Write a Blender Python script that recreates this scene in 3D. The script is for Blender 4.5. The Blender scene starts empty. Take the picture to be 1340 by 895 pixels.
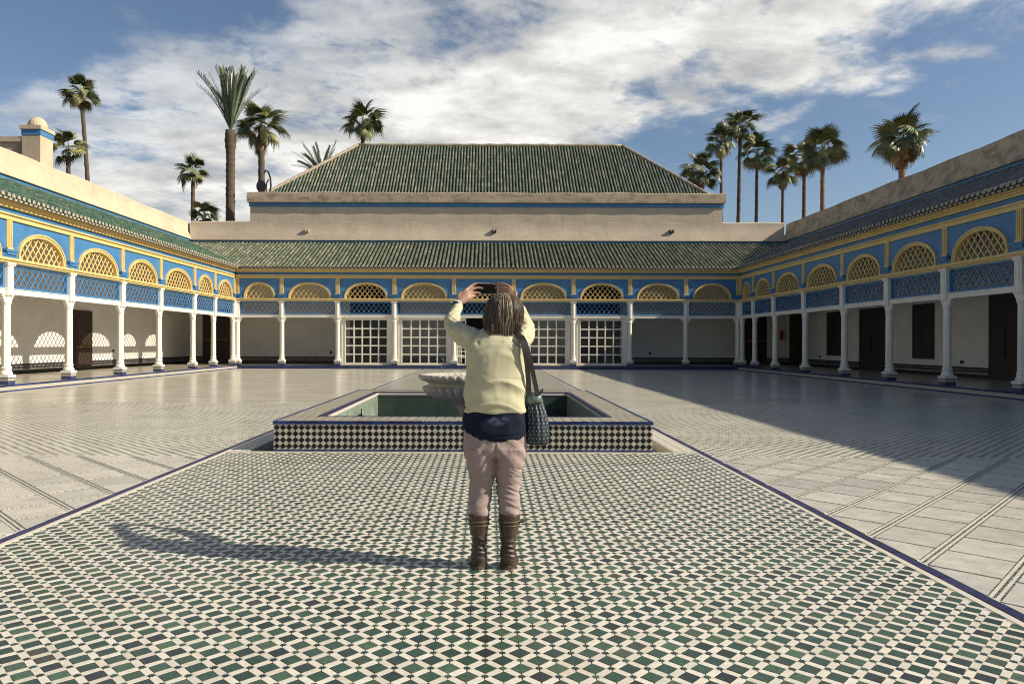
import bpy, bmesh, math, random
import numpy as np
from mathutils import Vector, Matrix, noise as mnoise
R = math.radians
S = bpy.context.scene
C = bpy.context.collection
random.seed(7)
rng = np.random.default_rng(7)

# ------------------------------------------------------------------ camera
H = 1.32
F = 948.0
cd = bpy.data.cameras.new('camera'); cam = bpy.data.objects.new('camera', cd); C.objects.link(cam)
cam.location = (0, 0, H); cam.rotation_euler = (math.pi / 2, -R(0.16), 0)
cd.sensor_width = 36; cd.lens = F / 1340 * 36
cd.shift_x = 32 / 1340; cd.shift_y = 1.5 / 1340
cd.clip_start = 0.05; cd.clip_end = 5000
S.camera = cam
S.render.resolution_x, S.render.resolution_y = 1024, 683

# ------------------------------------------------------------------ light
AZ = R(12); EL = R(32.6)          # sun to the right (+X), a little behind the camera
sdir = Vector((math.cos(AZ) * math.cos(EL), -math.sin(AZ) * math.cos(EL), math.sin(EL)))
ld = bpy.data.lights.new('sun', 'SUN'); ld.energy = 5.0; ld.angle = R(0.5); ld.color = (1, .90, .74)
sun = bpy.data.objects.new('sun', ld); C.objects.link(sun); sun.location = (40, -10, 40)
sun.rotation_euler = sdir.to_track_quat('Z', 'Y').to_euler()
S.view_settings.view_transform = 'Standard'; S.view_settings.look = 'None'
S.view_settings.exposure = 0.42; S.view_settings.gamma = 1
S.cycles.use_denoising = True
S.cycles.max_bounces = 8
S.cycles.pixel_filter_type = 'BLACKMAN_HARRIS'; S.cycles.filter_width = 1.05


class NT:
    """small node-graph helper"""
    def __init__(s, tree):
        s.t = tree; s.n = tree.nodes; s.l = tree.links

    def node(s, typ, **kw):
        nd = s.n.new(typ)
        for k, v in kw.items(): setattr(nd, k, v)
        return nd

    def put(s, sock, v):
        if isinstance(v, bpy.types.NodeSocket): s.l.new(v, sock)
        elif v is not None: sock.default_value = v

    def math(s, op, a, b=None, c=None, clamp=False):
        nd = s.node('ShaderNodeMath', operation=op, use_clamp=clamp)
        s.put(nd.inputs[0], a)
        if b is not None: s.put(nd.inputs[1], b)
        if c is not None: s.put(nd.inputs[2], c)
        return nd.outputs[0]

    def vmath(s, op, a, b=None):
        nd = s.node('ShaderNodeVectorMath', operation=op)
        s.put(nd.inputs[0], a)
        if b is not None: s.put(nd.inputs[1], b)
        return nd.outputs['Value'] if op in ('DOT_PRODUCT', 'LENGTH') else nd.outputs[0]

    def noise(s, vec, scale, detail=4, rough=.55, dist=0.0):
        nd = s.node('ShaderNodeTexNoise')
        s.put(nd.inputs['Vector'], vec)
        nd.inputs['Scale'].default_value = scale; nd.inputs['Detail'].default_value = detail
        nd.inputs['Roughness'].default_value = rough; nd.inputs['Distortion'].default_value = dist
        return nd.outputs['Fac']

    def ramp(s, fac, stops, interp='LINEAR'):
        nd = s.node('ShaderNodeValToRGB'); s.put(nd.inputs[0], fac)
        cr = nd.color_ramp; cr.interpolation = interp
        while len(cr.elements) < len(stops): cr.elements.new(0.5)
        for e, (p, c) in zip(cr.elements, stops):
            e.position = p
            e.color = (c, c, c, 1) if isinstance(c, (int, float)) else (*c, 1)
        return nd.outputs[0]

    def mix(s, fac, a, b, blend='MIX'):
        nd = s.node('ShaderNodeMix', data_type='RGBA', blend_type=blend)
        s.put(nd.inputs[0], fac)
        for i, v in ((6, a), (7, b)):
            if isinstance(v, tuple) and len(v) == 3: v = (*v, 1)
            s.put(nd.inputs[i], v)
        return nd.outputs[2]

    def sstep(s, x, lo, hi):
        nd = s.node('ShaderNodeMapRange', interpolation_type='SMOOTHSTEP')
        s.put(nd.inputs[0], x); nd.inputs[1].default_value = lo; nd.inputs[2].default_value = hi
        return nd.outputs[0]

    def scale(s, vec, sc):
        return s.vmath('MULTIPLY', vec, sc)


# ------------------------------------------------------------------ sky
W = bpy.data.worlds.new('World'); S.world = W; W.use_nodes = True
g = NT(W.node_tree); g.n.clear()
sky = g.node('ShaderNodeTexSky', sky_type='NISHITA'); sky.sun_disc = False
sky.sun_elevation = EL
sky.sun_rotation = math.atan2(sdir.x, sdir.y)
sky.altitude = 400; sky.air_density = 1.0; sky.dust_density = 1.2; sky.ozone_density = 1.5
SKY = 0.086
hs = g.node('ShaderNodeHueSaturation'); g.put(hs.inputs['Color'], sky.outputs[0])
hs.inputs['Saturation'].default_value = 1.02; hs.inputs['Value'].default_value = 0.92
blue = g.mix(1.0, hs.outputs[0], (SKY, SKY, SKY), 'MULTIPLY')
tc = g.node('ShaderNodeTexCoord'); d = tc.outputs['Generated']
sep = g.node('ShaderNodeSeparateXYZ'); g.put(sep.inputs[0], d)
zz = g.math('ADD', g.math('MAXIMUM', sep.outputs[2], 0.0), 0.16)
px_ = g.math('DIVIDE', sep.outputs[0], zz); py_ = g.math('DIVIDE', sep.outputs[1], zz)
cmb = g.node('ShaderNodeCombineXYZ'); g.put(cmb.inputs[0], px_); g.put(cmb.inputs[1], py_)
P = cmb.outputs[0]
# streak-aligned coordinates
rot = g.node('ShaderNodeVectorRotate', rotation_type='Z_AXIS'); g.put(rot.inputs['Vector'], P); rot.inputs['Angle'].default_value = R(-35)
Ps = g.scale(rot.outputs[0], (0.75, 1.15, 1))
big = g.noise(P, 1.3, 6, .6, .2)
med = g.noise(P, 3.4, 10, .62, .15)
fine = g.noise(Ps, 6.5, 10, .66, .3)
n1 = g.vmath('DOT_PRODUCT', d, (.327, .462, -.824))
n2 = g.vmath('DOT_PRODUCT', d, (.385, .162, -.909))
wob = g.math('ADD', g.math('MULTIPLY', g.math('SUBTRACT', big, .5), .28), g.math('MULTIPLY', g.math('SUBTRACT', med, .5), .30))
m1 = g.sstep(g.math('ADD', n1, wob), -.055, .055)
m2 = g.sstep(g.math('SUBTRACT', wob, n2), -.035, .06)
band = g.math('MULTIPLY', m1, m2)
dens = g.sstep(g.math('ADD', g.math('MULTIPLY', med, .6), g.math('MULTIPLY', fine, .5)), .40, .55)
core = g.sstep(g.math('ADD', n1, g.math('MULTIPLY', wob, .6)), .02, .20)          # solid inside, broken towards the upper edge
hole = g.math('MULTIPLY', g.sstep(g.noise(P, 2.3, 9, .62, .2), .57, .68), .55)
solid = g.math('SUBTRACT', g.math('ADD', g.math('MULTIPLY', core, .52), g.math('MULTIPLY', dens, .62)), hole)
cover = g.math('MULTIPLY', band, solid, clamp=True)
wis = g.math('MULTIPLY', g.sstep(g.noise(g.scale(rot.outputs[0], (0.8, 2.6, 1)), 1.15, 9, .66, 1.0), .60, .86), .55)
cover = g.math('MAXIMUM', cover, wis)
shade = g.noise(g.scale(P, (1, 1.3, 1)), 2.6, 10, .62, .15)
ccol = g.ramp(shade, [(.36, (.37, .38, .39)), (.48, (.54, .535, .515)), (.60, (.74, .73, .70))])
out = g.mix(cover, blue, ccol)
bg = g.node('ShaderNodeBackground'); g.put(bg.inputs[0], out); bg.inputs[1].default_value = 1.0
wo = g.node('ShaderNodeOutputWorld'); g.l.new(bg.outputs[0], wo.inputs[0])


# ------------------------------------------------------------------ materials
def newmat(name):
    m = bpy.data.materials.new(name); m.use_nodes = True
    k = NT(m.node_tree)
    return m, k, k.n['Principled BSDF']


def wpos(k):
    return k.node('ShaderNodeNewGeometry').outputs['Position']


def bump(k, bs, h, strength, dist=.01):
    b = k.node('ShaderNodeBump'); b.inputs['Strength'].default_value = strength; b.inputs['Distance'].default_value = dist
    k.put(b.inputs['Height'], h); k.l.new(b.outputs[0], bs.inputs['Normal'])


def pmat(name, base, var=.15, scale=6, rough=.6, bmp=0, bscale=60, stretch=(1, 1, 1), col2=None, spec=.5, rvar=0, bdist=.01, fine=.0):
    m, k, bs = newmat(name)
    p = k.scale(wpos(k), stretch)
    n = k.noise(p, scale, 6, .6)
    lo = tuple(c * (1 - var) for c in base)
    hi = col2 or tuple(min(1, c * (1 + var)) for c in base)
    col = k.ramp(n, [(.32, lo), (.5, base), (.70, hi)])
    if fine:
        f = k.ramp(k.noise(p, scale * 14, 5, .7), [(.35, 1 - fine), (.65, 1.0)])
        col = k.mix(1, col, f, 'MULTIPLY')
    k.put(bs.inputs['Base Color'], col)
    bs.inputs['Roughness'].default_value = rough
    bs.inputs['Specular IOR Level'].default_value = spec
    if rvar: k.put(bs.inputs['Roughness'], k.math('ADD', rough - rvar / 2, k.math('MULTIPLY', n, rvar)))
    if bmp: bump(k, bs, k.noise(p, bscale, 5, .6), bmp, bdist)
    return m


def rndmat(name, stops, rough=.35, grain=.25, gscale=60, bmp=.15, spec=.5, wear=None, rvar=.2, dust=0):
    """colour picked per piece: Object Info random plus the face attribute rnd"""
    m, k, bs = newmat(name)
    at = k.node('ShaderNodeAttribute', attribute_name='rnd')
    oi = k.node('ShaderNodeObjectInfo')
    v = k.math('FRACT', k.math('ADD', at.outputs['Fac'], oi.outputs['Random']))
    p = wpos(k)
    col = k.ramp(v, stops)
    n = k.noise(p, gscale, 6, .65)
    col = k.mix(1, col, k.ramp(n, [(.3, 1 - grain), (.7, 1 + grain)]), 'MULTIPLY')
    if wear:
        wcol, lo, hi, sc = wear
        wn = k.noise(p, sc, 6, .7)
        col = k.mix(k.sstep(wn, lo, hi), col, wcol)
    if dust:
        dn = k.noise(p, .9, 8, .68)
        col = k.mix(k.math('MULTIPLY', k.sstep(dn, .42, .70), dust), col, (.34, .30, .235))
    k.put(bs.inputs['Base Color'], col)
    k.put(bs.inputs['Roughness'], k.math('ADD', rough - rvar * .5, k.math('MULTIPLY', n, rvar)))
    bs.inputs['Specular IOR Level'].default_value = spec
    if bmp: bump(k, bs, n, bmp, .004)
    return m


M = {}
M['green'] = rndmat('green glazed tile', [(0, (.022, .030, .031)), (.10, (.026, .046, .040)), (.40, (.030, .066, .047)), (.72, (.039, .082, .055)), (.90, (.070, .128, .080)), (1, (.056, .058, .047))], .34, .38, 55, .3, wear=((.30, .29, .24), .66, .80, 24), dust=.07, spec=.32)
M['white'] = rndmat('white marble tile', [(0, (.60, .555, .455)), (.5, (.68, .635, .53)), (1, (.73, .685, .58))], .34, .12, 45, .15, wear=((.33, .27, .19), .66, .82, 12), dust=.14)
M['star'] = rndmat('dark star tile', [(0, (.018, .03, .028)), (.7, (.025, .05, .04)), (1, (.06, .12, .07))], .35, .3, 90)
M['bandtile'] = rndmat('small dark green tile', [(0, (.075, .09, .07)), (.6, (.13, .15, .115)), (1, (.24, .26, .20))], .35, .3, 90)
M['grout'] = pmat('grout', (.50, .43, .33), .25, 30, .85)
M['slab'] = rndmat('marble slab', [(0, (.45, .435, .38)), (.3, (.53, .505, .43)), (.7, (.56, .53, .45)), (1, (.61, .57, .48))], .30, .16, 7, .1, wear=((.62, .60, .55), .56, .72, 5), dust=.30)
M['bluetile'] = rndmat('blue glazed tile', [(0, (.020, .019, .060)), (.6, (.026, .025, .080)), (1, (.045, .045, .115))], .4, .25, 60, spec=.25)
M['bluekerb'] = rndmat('blue kerb tile', [(0, (.010, .018, .075)), (.6, (.016, .028, .11)), (1, (.03, .05, .16))], .4, .3, 30, spec=.25)
M['black'] = rndmat('black glazed tile', [(0, (.008, .007, .008)), (1, (.018, .015, .015))], .4, .3, 60, spec=.22)
M['olive'] = rndmat('pale olive tile', [(0, (.36, .36, .27)), (.6, (.44, .43, .34)), (1, (.50, .45, .38))], .35, .15, 40)
M['lightgrout'] = pmat('pale joint mortar', (.55, .52, .45), .15, 20, .7)
M['yellow'] = pmat('yellow paint', (.66, .49, .20), .10, 3, .45, .15, 50, fine=.08)
M['blue'] = pmat('blue paint', (.058, .190, .385), .12, 2.5, .45, .12, 40, fine=.08)
M['bluelath'] = pmat('blue lattice paint', (.062, .19, .39), .15, 6, .45)
M['whitepaint'] = pmat('white paint', (.76, .72, .62), .07, 4, .45, .12, 40, fine=.06)
M['cream'] = pmat('cream painted wood', (.66, .57, .40), .10, 5, .5)
M['wallin'] = pmat('whitewashed wall', (.78, .755, .69), .07, 1.2, .8, .2, 18, fine=.07)
M['ceil'] = pmat('dark wooden ceiling', (.42, .35, .27), .2, 6, .7, stretch=(1, 6, 1))
M['wood'] = pmat('dark brown wood', (.045, .028, .020), .35, 5, .5, .3, 30, stretch=(4, 4, 1))
M['woodr'] = pmat('weathered dark wood', (.035, .028, .024), .35, 5, .55, .3, 30, stretch=(1, 1, 5))
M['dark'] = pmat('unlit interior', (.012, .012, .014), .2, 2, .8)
M['brass'] = pmat('tarnished brass', (.22, .15, .06), .3, 20, .4)
M['iron'] = pmat('black iron', (.012, .012, .013), .3, 20, .5)
M['roofbed'] = pmat('roof mortar bed', (.018, .026, .020), .4, 8, .8)
M['rooftile'] = rndmat('green roof tile', [(0, (.042, .085, .054)), (.4, (.060, .115, .072)), (.8, (.085, .140, .090)), (.95, (.14, .165, .115)), (1, (.22, .21, .15))], .30, .45, 14, .3, wear=((.34, .31, .22), .60, .80, 9))
M['rooftile_old'] = rndmat('worn green roof tile', [(0, (.095, .125, .080)), (.4, (.14, .165, .11)), (.8, (.19, .20, .14)), (1, (.28, .265, .19))], .24, .35, 14, .2, wear=((.40, .36, .26), .56, .76, 6))
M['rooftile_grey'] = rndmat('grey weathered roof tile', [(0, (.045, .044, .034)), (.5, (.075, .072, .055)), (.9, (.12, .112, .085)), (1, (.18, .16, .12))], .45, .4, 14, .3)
M['eave'] = pmat('pale tile ends', (.34, .30, .23), .3, 20, .8)
M['ridge'] = pmat('ridge mortar', (.33, .28, .20), .25, 6, .8)


def plaster(name, base, stain, lo, hi, sc, st=(1, 1, 1), crack=.25):
    m, k, bs = newmat(name)
    p = wpos(k); ps = k.scale(p, st)
    col = k.ramp(k.noise(p, .8, 8, .6), [(.3, tuple(c * .86 for c in base)), (.7, tuple(c * 1.08 for c in base))])
    sn = k.noise(ps, sc, 9, .68, .5)
    col = k.mix(k.sstep(sn, lo, hi), col, stain)
    col = k.mix(k.math('MULTIPLY', k.sstep(k.noise(p, 9, 7, .7), .52, .72), .28), col, tuple(c * .62 for c in base))
    col = k.mix(k.math('MULTIPLY', k.sstep(k.noise(k.scale(p, (3.2, 3.2, .28)), 1.6, 7, .65), .52, .74), .38), col, tuple(c * .62 for c in base))
    vo = k.node('ShaderNodeTexVoronoi', feature='DISTANCE_TO_EDGE'); vo.inputs['Scale'].default_value = .33
    wv = k.vmath('ADD', p, k.scale(k.node('ShaderNodeTexNoise').outputs['Color'], (.6, .6, .6)))
    k.put(vo.inputs['Vector'], wv)
    ck = k.math('MULTIPLY', k.math('SUBTRACT', 1, k.sstep(vo.outputs['Distance'], .0, .012)), crack)
    col = k.mix(ck, col, tuple(c * .45 for c in base))
    k.put(bs.inputs['Base Color'], col); bs.inputs['Roughness'].default_value = .9
    bs.inputs['Specular IOR Level'].default_value = .2
    bump(k, bs, k.math('ADD', k.noise(p, 3.5, 8, .7), k.math('MULTIPLY', sn, .5)), .5, .03)
    return m


M['plaster'] = plaster('pink beige plaster', (.51, .425, .325), (.39, .325, .245), .55, .85, .9)
M['plaster_left'] = plaster('smooth peach plaster', (.55, .445, .315), (.45, .36, .245), .6, .9, .7)
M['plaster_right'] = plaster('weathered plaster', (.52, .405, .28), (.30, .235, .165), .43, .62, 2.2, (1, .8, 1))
M['plaster_cap'] = plaster('stained plaster coping', (.46, .37, .26), (.25, .205, .15), .44, .66, 2.4, (.6, 1, 1.4))


def marble_floor(name, a, b, rough=.17, slab=.9, grid=True):
    m, k, bs = newmat(name)
    p = wpos(k)
    n = k.noise(k.scale(p, (.45, 1.6, 1)), 1.7, 9, .68, .4)
    col = k.ramp(n, [(.3, a), (.72, b)])
    if grid:
        br = k.node('ShaderNodeTexBrick'); k.put(br.inputs['Vector'], p)
        br.inputs['Scale'].default_value = 1; br.inputs['Brick Width'].default_value = slab; br.inputs['Row Height'].default_value = slab * .62
        br.inputs['Mortar Size'].default_value = .006; br.inputs['Bias'].default_value = 0
        br.inputs['Color1'].default_value = (1, 1, 1, 1); br.inputs['Color2'].default_value = (.86, .86, .84, 1); br.inputs['Mortar'].default_value = (.62, .58, .5, 1)
        col = k.mix(1, col, br.outputs[0], 'MULTIPLY')
    k.put(bs.inputs['Base Color'], col)
    k.put(bs.inputs['Roughness'], k.math('ADD', rough, k.math('MULTIPLY', n, .12)))
    bs.inputs['Specular IOR Level'].default_value = .16
    bump(k, bs, k.noise(k.scale(p, (.5, 1.5, 1)), 5, 6, .6), .10, .012)
    return m


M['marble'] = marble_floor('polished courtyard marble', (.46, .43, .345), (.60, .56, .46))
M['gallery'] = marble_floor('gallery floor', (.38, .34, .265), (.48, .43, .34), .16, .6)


def lattice_mat(name, per, green, white, frac=.62, rough=.22):
    """zellij laid at 45 degrees: dark squares between pale strips (too far off to pick apart)"""
    m, k, bs = newmat(name)
    p = wpos(k); sp = k.node('ShaderNodeSeparateXYZ'); k.put(sp.inputs[0], p)
    q = per / math.sqrt(2)
    u = k.math('DIVIDE', k.math('ADD', sp.outputs[0], sp.outputs[1]), q * math.sqrt(2))
    v = k.math('DIVIDE', k.math('SUBTRACT', sp.outputs[0], sp.outputs[1]), q * math.sqrt(2))
    def ins(t):
        return k.math('LESS_THAN', k.math('ABSOLUTE', k.math('SUBTRACT', k.math('FRACT', t), .5)), frac / 2)
    msk = k.math('MULTIPLY', ins(u), ins(v))
    wn = k.node('ShaderNodeTexWhiteNoise', noise_dimensions='2D')
    cb = k.node('ShaderNodeCombineXYZ'); k.put(cb.inputs[0], k.math('FLOOR', u)); k.put(cb.inputs[1], k.math('FLOOR', v))
    k.put(wn.inputs['Vector'], cb.outputs[0])
    gc = k.ramp(wn.outputs['Value'], [(0, tuple(c * .55 for c in green)), (.6, green), (1, tuple(c * 1.7 for c in green))])
    col = k.mix(msk, white, gc)
    n = k.noise(p, 1.2, 7, .65)
    col = k.mix(1, col, k.ramp(n, [(.3, .82), (.7, 1.08)]), 'MULTIPLY')
    k.put(bs.inputs['Base Color'], col)
    k.put(bs.inputs['Roughness'], k.math('ADD', rough, k.math('MULTIPLY', n, .15)))
    bs.inputs['Specular IOR Level'].default_value = .18
    bump(k, bs, k.math('ADD', k.math('MULTIPLY', msk, .3), k.noise(k.scale(p, (.6, 1.4, 1)), 6, 5, .6)), .12, .01)
    return m


M['field'] = lattice_mat('small zellij paving', .1465, (.155, .165, .12), (.66, .62, .52), .63)
M['pathfar'] = lattice_mat('green zellij paving', .1465, (.05, .09, .06), (.55, .51, .43), .64)
M['rimtop'] = lattice_mat('rim zellij', .118, (.085, .08, .05), (.56, .51, .40), .66)
M['poolwall'] = lattice_mat('pool zellij', .15, (.016, .04, .028), (.10, .14, .10), .8, .3)


def wall_lattice(name, per, a, b, axis):
    m, k, bs = newmat(name)
    p = wpos(k); sp = k.node('ShaderNodeSeparateXYZ'); k.put(sp.inputs[0], p)
    s_ = sp.outputs[axis]
    u = k.math('DIVIDE', k.math('ADD', s_, sp.outputs[2]), per)
    v = k.math('DIVIDE', k.math('SUBTRACT', s_, sp.outputs[2]), per)
    def ins(t): return k.math('LESS_THAN', k.math('ABSOLUTE', k.math('SUBTRACT', k.math('FRACT', t), .5)), .36)
    col = k.mix(k.math('MULTIPLY', ins(u), ins(v)), b, a)
    n = k.noise(p, 3, 7, .7)
    col = k.mix(1, col, k.ramp(n, [(.3, .5), (.7, 1.25)]), 'MULTIPLY')
    k.put(bs.inputs['Base Color'], col); bs.inputs['Roughness'].default_value = .35
    return m


M['poolx'] = wall_lattice('pool end tiles', .062, (.010, .026, .020), (.085, .125, .09), 0)
M['pooly'] = wall_lattice('pool side tiles', .062, (.16, .24, .17), (.38, .42, .34), 1)
M['dado'] = wall_lattice('dado zellij', .16, (.05, .05, .055), (.30, .28, .24), 0)
M['plinth'] = rndmat('plinth zellij', [(0, (.03, .04, .10)), (1, (.05, .06, .14))], .35, .5, 25)
M['plinthpale'] = pmat('pale plinth tile', (.40, .37, .30), .5, 60, .4)


def glassmat():
    m, k, bs = newmat('window glass'); k.n.remove(bs)
    tr = k.node('ShaderNodeBsdfTransparent'); tr.inputs[0].default_value = (.72, .74, .74, 1)
    gl = k.node('ShaderNodeBsdfGlossy'); gl.inputs['Roughness'].default_value = .03
    lw = k.node('ShaderNodeFresnel'); lw.inputs[0].default_value = 1.5
    p = wpos(k); b = k.node('ShaderNodeBump'); b.inputs['Strength'].default_value = .25; b.inputs['Distance'].default_value = .03
    k.put(b.inputs['Height'], k.noise(p, 3.5, 3, .5)); k.l.new(b.outputs[0], gl.inputs['Normal']); k.l.new(b.outputs[0], lw.inputs['Normal'])
    mx = k.node('ShaderNodeMixShader'); k.l.new(lw.outputs[0], mx.inputs[0]); k.l.new(tr.outputs[0], mx.inputs[1]); k.l.new(gl.outputs[0], mx.inputs[2])
    k.l.new(mx.outputs[0], k.n['Material Output'].inputs[0])
    return m


M['glass'] = glassmat()
mw, k, bs = newmat('pool water')
k.put(bs.inputs['Base Color'], (.02, .06, .05, 1)); bs.inputs['Roughness'].default_value = .04
bump(k, bs, k.noise(wpos(k), 6, 3), .15, .02); M['water'] = mw
M['stone'] = pmat('weathered white marble', (.56, .52, .42), .18, 5, .5, .4, 30, fine=.25)
M['earth'] = pmat('dusty ground', (.30, .23, .16), .2, .4, .95)
# palms
M['bark'] = pmat('palm bark', (.105, .075, .05), .4, 4, .9, .8, 12, stretch=(1, 1, 5), bdist=.05)
M['barkw'] = pmat('warm palm bark', (.20, .125, .075), .4, 4, .9, .8, 12, stretch=(1, 1, 5), bdist=.05)
M['leaf'] = rndmat('palm leaf', [(0, (.046, .066, .025)), (.45, (.088, .112, .040)), (.8, (.17, .185, .065)), (1, (.32, .30, .11))], .42, .3, 3, 0)
M['dateleaf'] = rndmat('date palm leaf', [(0, (.045, .07, .045)), (.6, (.075, .105, .06)), (1, (.13, .15, .075))], .45, .3, 3, 0)
M['deadleaf'] = rndmat('dead palm leaf', [(0, (.10, .065, .035)), (.6, (.19, .125, .07)), (1, (.30, .22, .12))], .8, .35, 4, 0)
for key in ('leaf', 'dateleaf', 'deadleaf'):
    M[key].node_tree.nodes['Principled BSDF'].inputs['Transmission Weight'].default_value = 0


# ------------------------------------------------------------------ mesh helpers
ORG = {}          # object -> world origin used for its children


def link(name, me, parent=None, loc=(0, 0, 0)):
    o = bpy.data.objects.new(name, me); C.objects.link(o)
    if parent is not None: o.parent = parent
    o.location = loc
    return o


def thing(name, label, cat, loc=(0, 0, 0), group=None, kind=None):
    o = link(name, None, None, loc); ORG[o] = Vector(loc)
    tagit(o, label, cat, group, kind)
    return o


def tagit(o, label=None, cat=None, group=None, kind=None):
    if label: o['label'] = label
    if cat: o['category'] = cat
    if group: o['group'] = group
    if kind: o['kind'] = kind
    return o


class MB:
    def __init__(s, fr=None):
        s.v = []; s.f = []; s.mi = []; s.r = []; s.fr = fr; s.m = 0; s.rn = 0.0

    def add(s, pts):
        i = len(s.v); s.v.extend(tuple(p) for p in pts); return i

    def face(s, idx):
        s.f.append(tuple(idx)); s.mi.append(s.m); s.r.append(s.rn)

    def quad(s, *p):
        i = s.add(p); s.face(range(i, i + len(p)))

    def box(s, a0, a1, b0, b1, c0, c1):
        i = s.add([(a0, b0, c0), (a1, b0, c0), (a1, b1, c0), (a0, b1, c0), (a0, b0, c1), (a1, b0, c1), (a1, b1, c1), (a0, b1, c1)])
        for q in ((0, 3, 2, 1), (4, 5, 6, 7), (0, 1, 5, 4), (1, 2, 6, 5), (2, 3, 7, 6), (3, 0, 4, 7)): s.face([i + x for x in q])

    def prism(s, poly, lo, hi, axis=2, inset=0):
        """poly: 2-D list; extruded along axis"""
        n = len(poly)
        if inset:
            cx = sum(p[0] for p in poly) / n; cy = sum(p[1] for p in poly) / n
            top = []
            for x, y in poly:
                L = math.hypot(x - cx, y - cy) or 1; top.append((x - (x - cx) / L * inset, y - (y - cy) / L * inset))
        else: top = poly
        def P3(p, h):
            return (p[0], p[1], h) if axis == 2 else ((p[0], h, p[1]) if axis == 1 else (h, p[0], p[1]))
        i = s.add([P3(p, lo) for p in poly] + [P3(p, hi) for p in top])
        s.face(range(i, i + n)); s.face(range(i + n, i + 2 * n))
        for k2 in range(n): s.face((i + k2, i + (k2 + 1) % n, i + n + (k2 + 1) % n, i + n + k2))

    def rings(s, rs, cap=True, closed=True):
        n = len(rs[0]); i = s.add([p for r_ in rs for p in r_])
        for a in range(len(rs) - 1):
            for b in range(n if closed else n - 1):
                c = (b + 1) % n
                s.face((i + a * n + b, i + a * n + c, i + (a + 1) * n + c, i + (a + 1) * n + b))
        if cap: s.face(range(i, i + n)); s.face(range(i + (len(rs) - 1) * n, i + len(rs) * n))

    def lathe(s, prof, n=16, c=(0, 0), mod=None, phase=0.0):
        rs = []
        for r_, z in prof:
            ring = []
            for t in range(n):
                a = 2 * math.pi * t / n + phase
                q = r_ * (mod(a, z) if mod else 1)
                ring.append((c[0] + q * math.cos(a), c[1] + q * math.sin(a), z))
            rs.append(ring)
        s.rings(rs)

    def tube(s, pts, rad, n=8, ends=False):
        pts = [Vector(p) for p in pts]
        if not isinstance(rad, (list, tuple)): rad = [rad] * len(pts)
        rs = []; up = Vector((0.13, 0.31, 0.94)); pu = None
        for a in range(len(pts)):
            t = (pts[min(a + 1, len(pts) - 1)] - pts[max(a - 1, 0)]).normalized()
            if pu is None:
                u = t.cross(up)
                if u.length < .2: u = t.cross(Vector((1, 0, 0)))
                u.normalize()
            else: u = (pu - t * pu.dot(t)).normalized()
            pu = u; w = t.cross(u)
            def ring(c, r_): return [tuple(c + u * (r_ * math.cos(2 * math.pi * b / n)) + w * (r_ * math.sin(2 * math.pi * b / n))) for b in range(n)]
            if ends and a == 0:
                rs += [ring(pts[a] - t * rad[a] * .95, rad[a] * .25), ring(pts[a] - t * rad[a] * .6, rad[a] * .78)]
            rs.append(ring(pts[a], rad[a]))
            if ends and a == len(pts) - 1:
                rs += [ring(pts[a] + t * rad[a] * .6, rad[a] * .78), ring(pts[a] + t * rad[a] * .95, rad[a] * .25)]
        s.rings(rs)

    def mesh(s, name, mats, origin=(0, 0, 0), smooth=False, recalc=True):
        fr = s.fr or (lambda a, b, c: (a, b, c))
        o = origin
        vs = [fr(*p) for p in s.v]; vs = [(p[0] - o[0], p[1] - o[1], p[2] - o[2]) for p in vs]
        me = bpy.data.meshes.new(name); me.from_pydata(vs, [], s.f)
        if not isinstance(mats, (list, tuple)): mats = [mats]
        for m_ in mats: me.materials.append(m_)
        if len(mats) > 1: me.polygons.foreach_set('material_index', s.mi)
        if any(s.r):
            at = me.attributes.new('rnd', 'FLOAT', 'FACE'); at.data.foreach_set('value', s.r)
        if recalc:
            b = bmesh.new(); b.from_mesh(me); bmesh.ops.recalc_face_normals(b, faces=b.faces[:]); b.to_mesh(me); b.free()
        if smooth: me.polygons.foreach_set('use_smooth', [True] * len(me.polygons))
        me.update()
        return me

    def build(s, name, mats, parent=None, loc=(0, 0, 0), smooth=False, kind=None, recalc=True):
        """vertices are in world space; parents only translate"""
        o0 = ORG[parent] if parent is not None else Vector(loc)
        o = link(name, s.mesh(name, mats, o0, smooth, recalc), parent, (0, 0, 0) if parent is not None else loc)
        ORG[o] = o0
        if kind: o['kind'] = kind
        return o


def smooth_angle(o, deg=40):
    me = o.data
    me.polygons.foreach_set('use_smooth', [True] * len(me.polygons))
    b = bmesh.new(); b.from_mesh(me)
    for e in b.edges:
        if len(e.link_faces) == 2 and e.calc_face_angle(0) > R(deg): e.smooth = False
    b.to_mesh(me); b.free()


def clip(poly, a, b, c):
    """keep a*x+b*y<=c"""
    out = []
    for i in range(len(poly)):
        p, q = poly[i], poly[(i + 1) % len(poly)]
        dp, dq = a * p[0] + b * p[1] - c, a * q[0] + b * q[1] - c
        if dp <= 0: out.append(p)
        if (dp < 0 < dq) or (dq < 0 < dp):
            t = dp / (dp - dq); out.append((p[0] + (q[0] - p[0]) * t, p[1] + (q[1] - p[1]) * t))
    return out


def area(poly):
    return abs(sum(poly[i][0] * poly[(i + 1) % len(poly)][1] - poly[(i + 1) % len(poly)][0] * poly[i][1] for i in range(len(poly)))) / 2


def at(px, py, Y):
    """a point Y metres away that is seen at photo position (px, py); used for measuring only"""
    return Vector(((px - 638) * Y / F, Y, H + (449 - py) * Y / F))


# ================================================================== GROUND AND PAVING
XL, XR, YB = -12.70, 12.65, 36.7            # kerb fronts
PL, PR = -3.18, 2.55                        # edges of the middle path
YM, YF = 8.46, 15.8                         # marble grid | small zellij | plain marble
gm = MB(); gm.quad((-600, -600, -.9), (600, -600, -.9), (600, 900, -.9), (-600, 900, -.9))
tagit(gm.build('ground', M['earth']), kind='structure')

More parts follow.
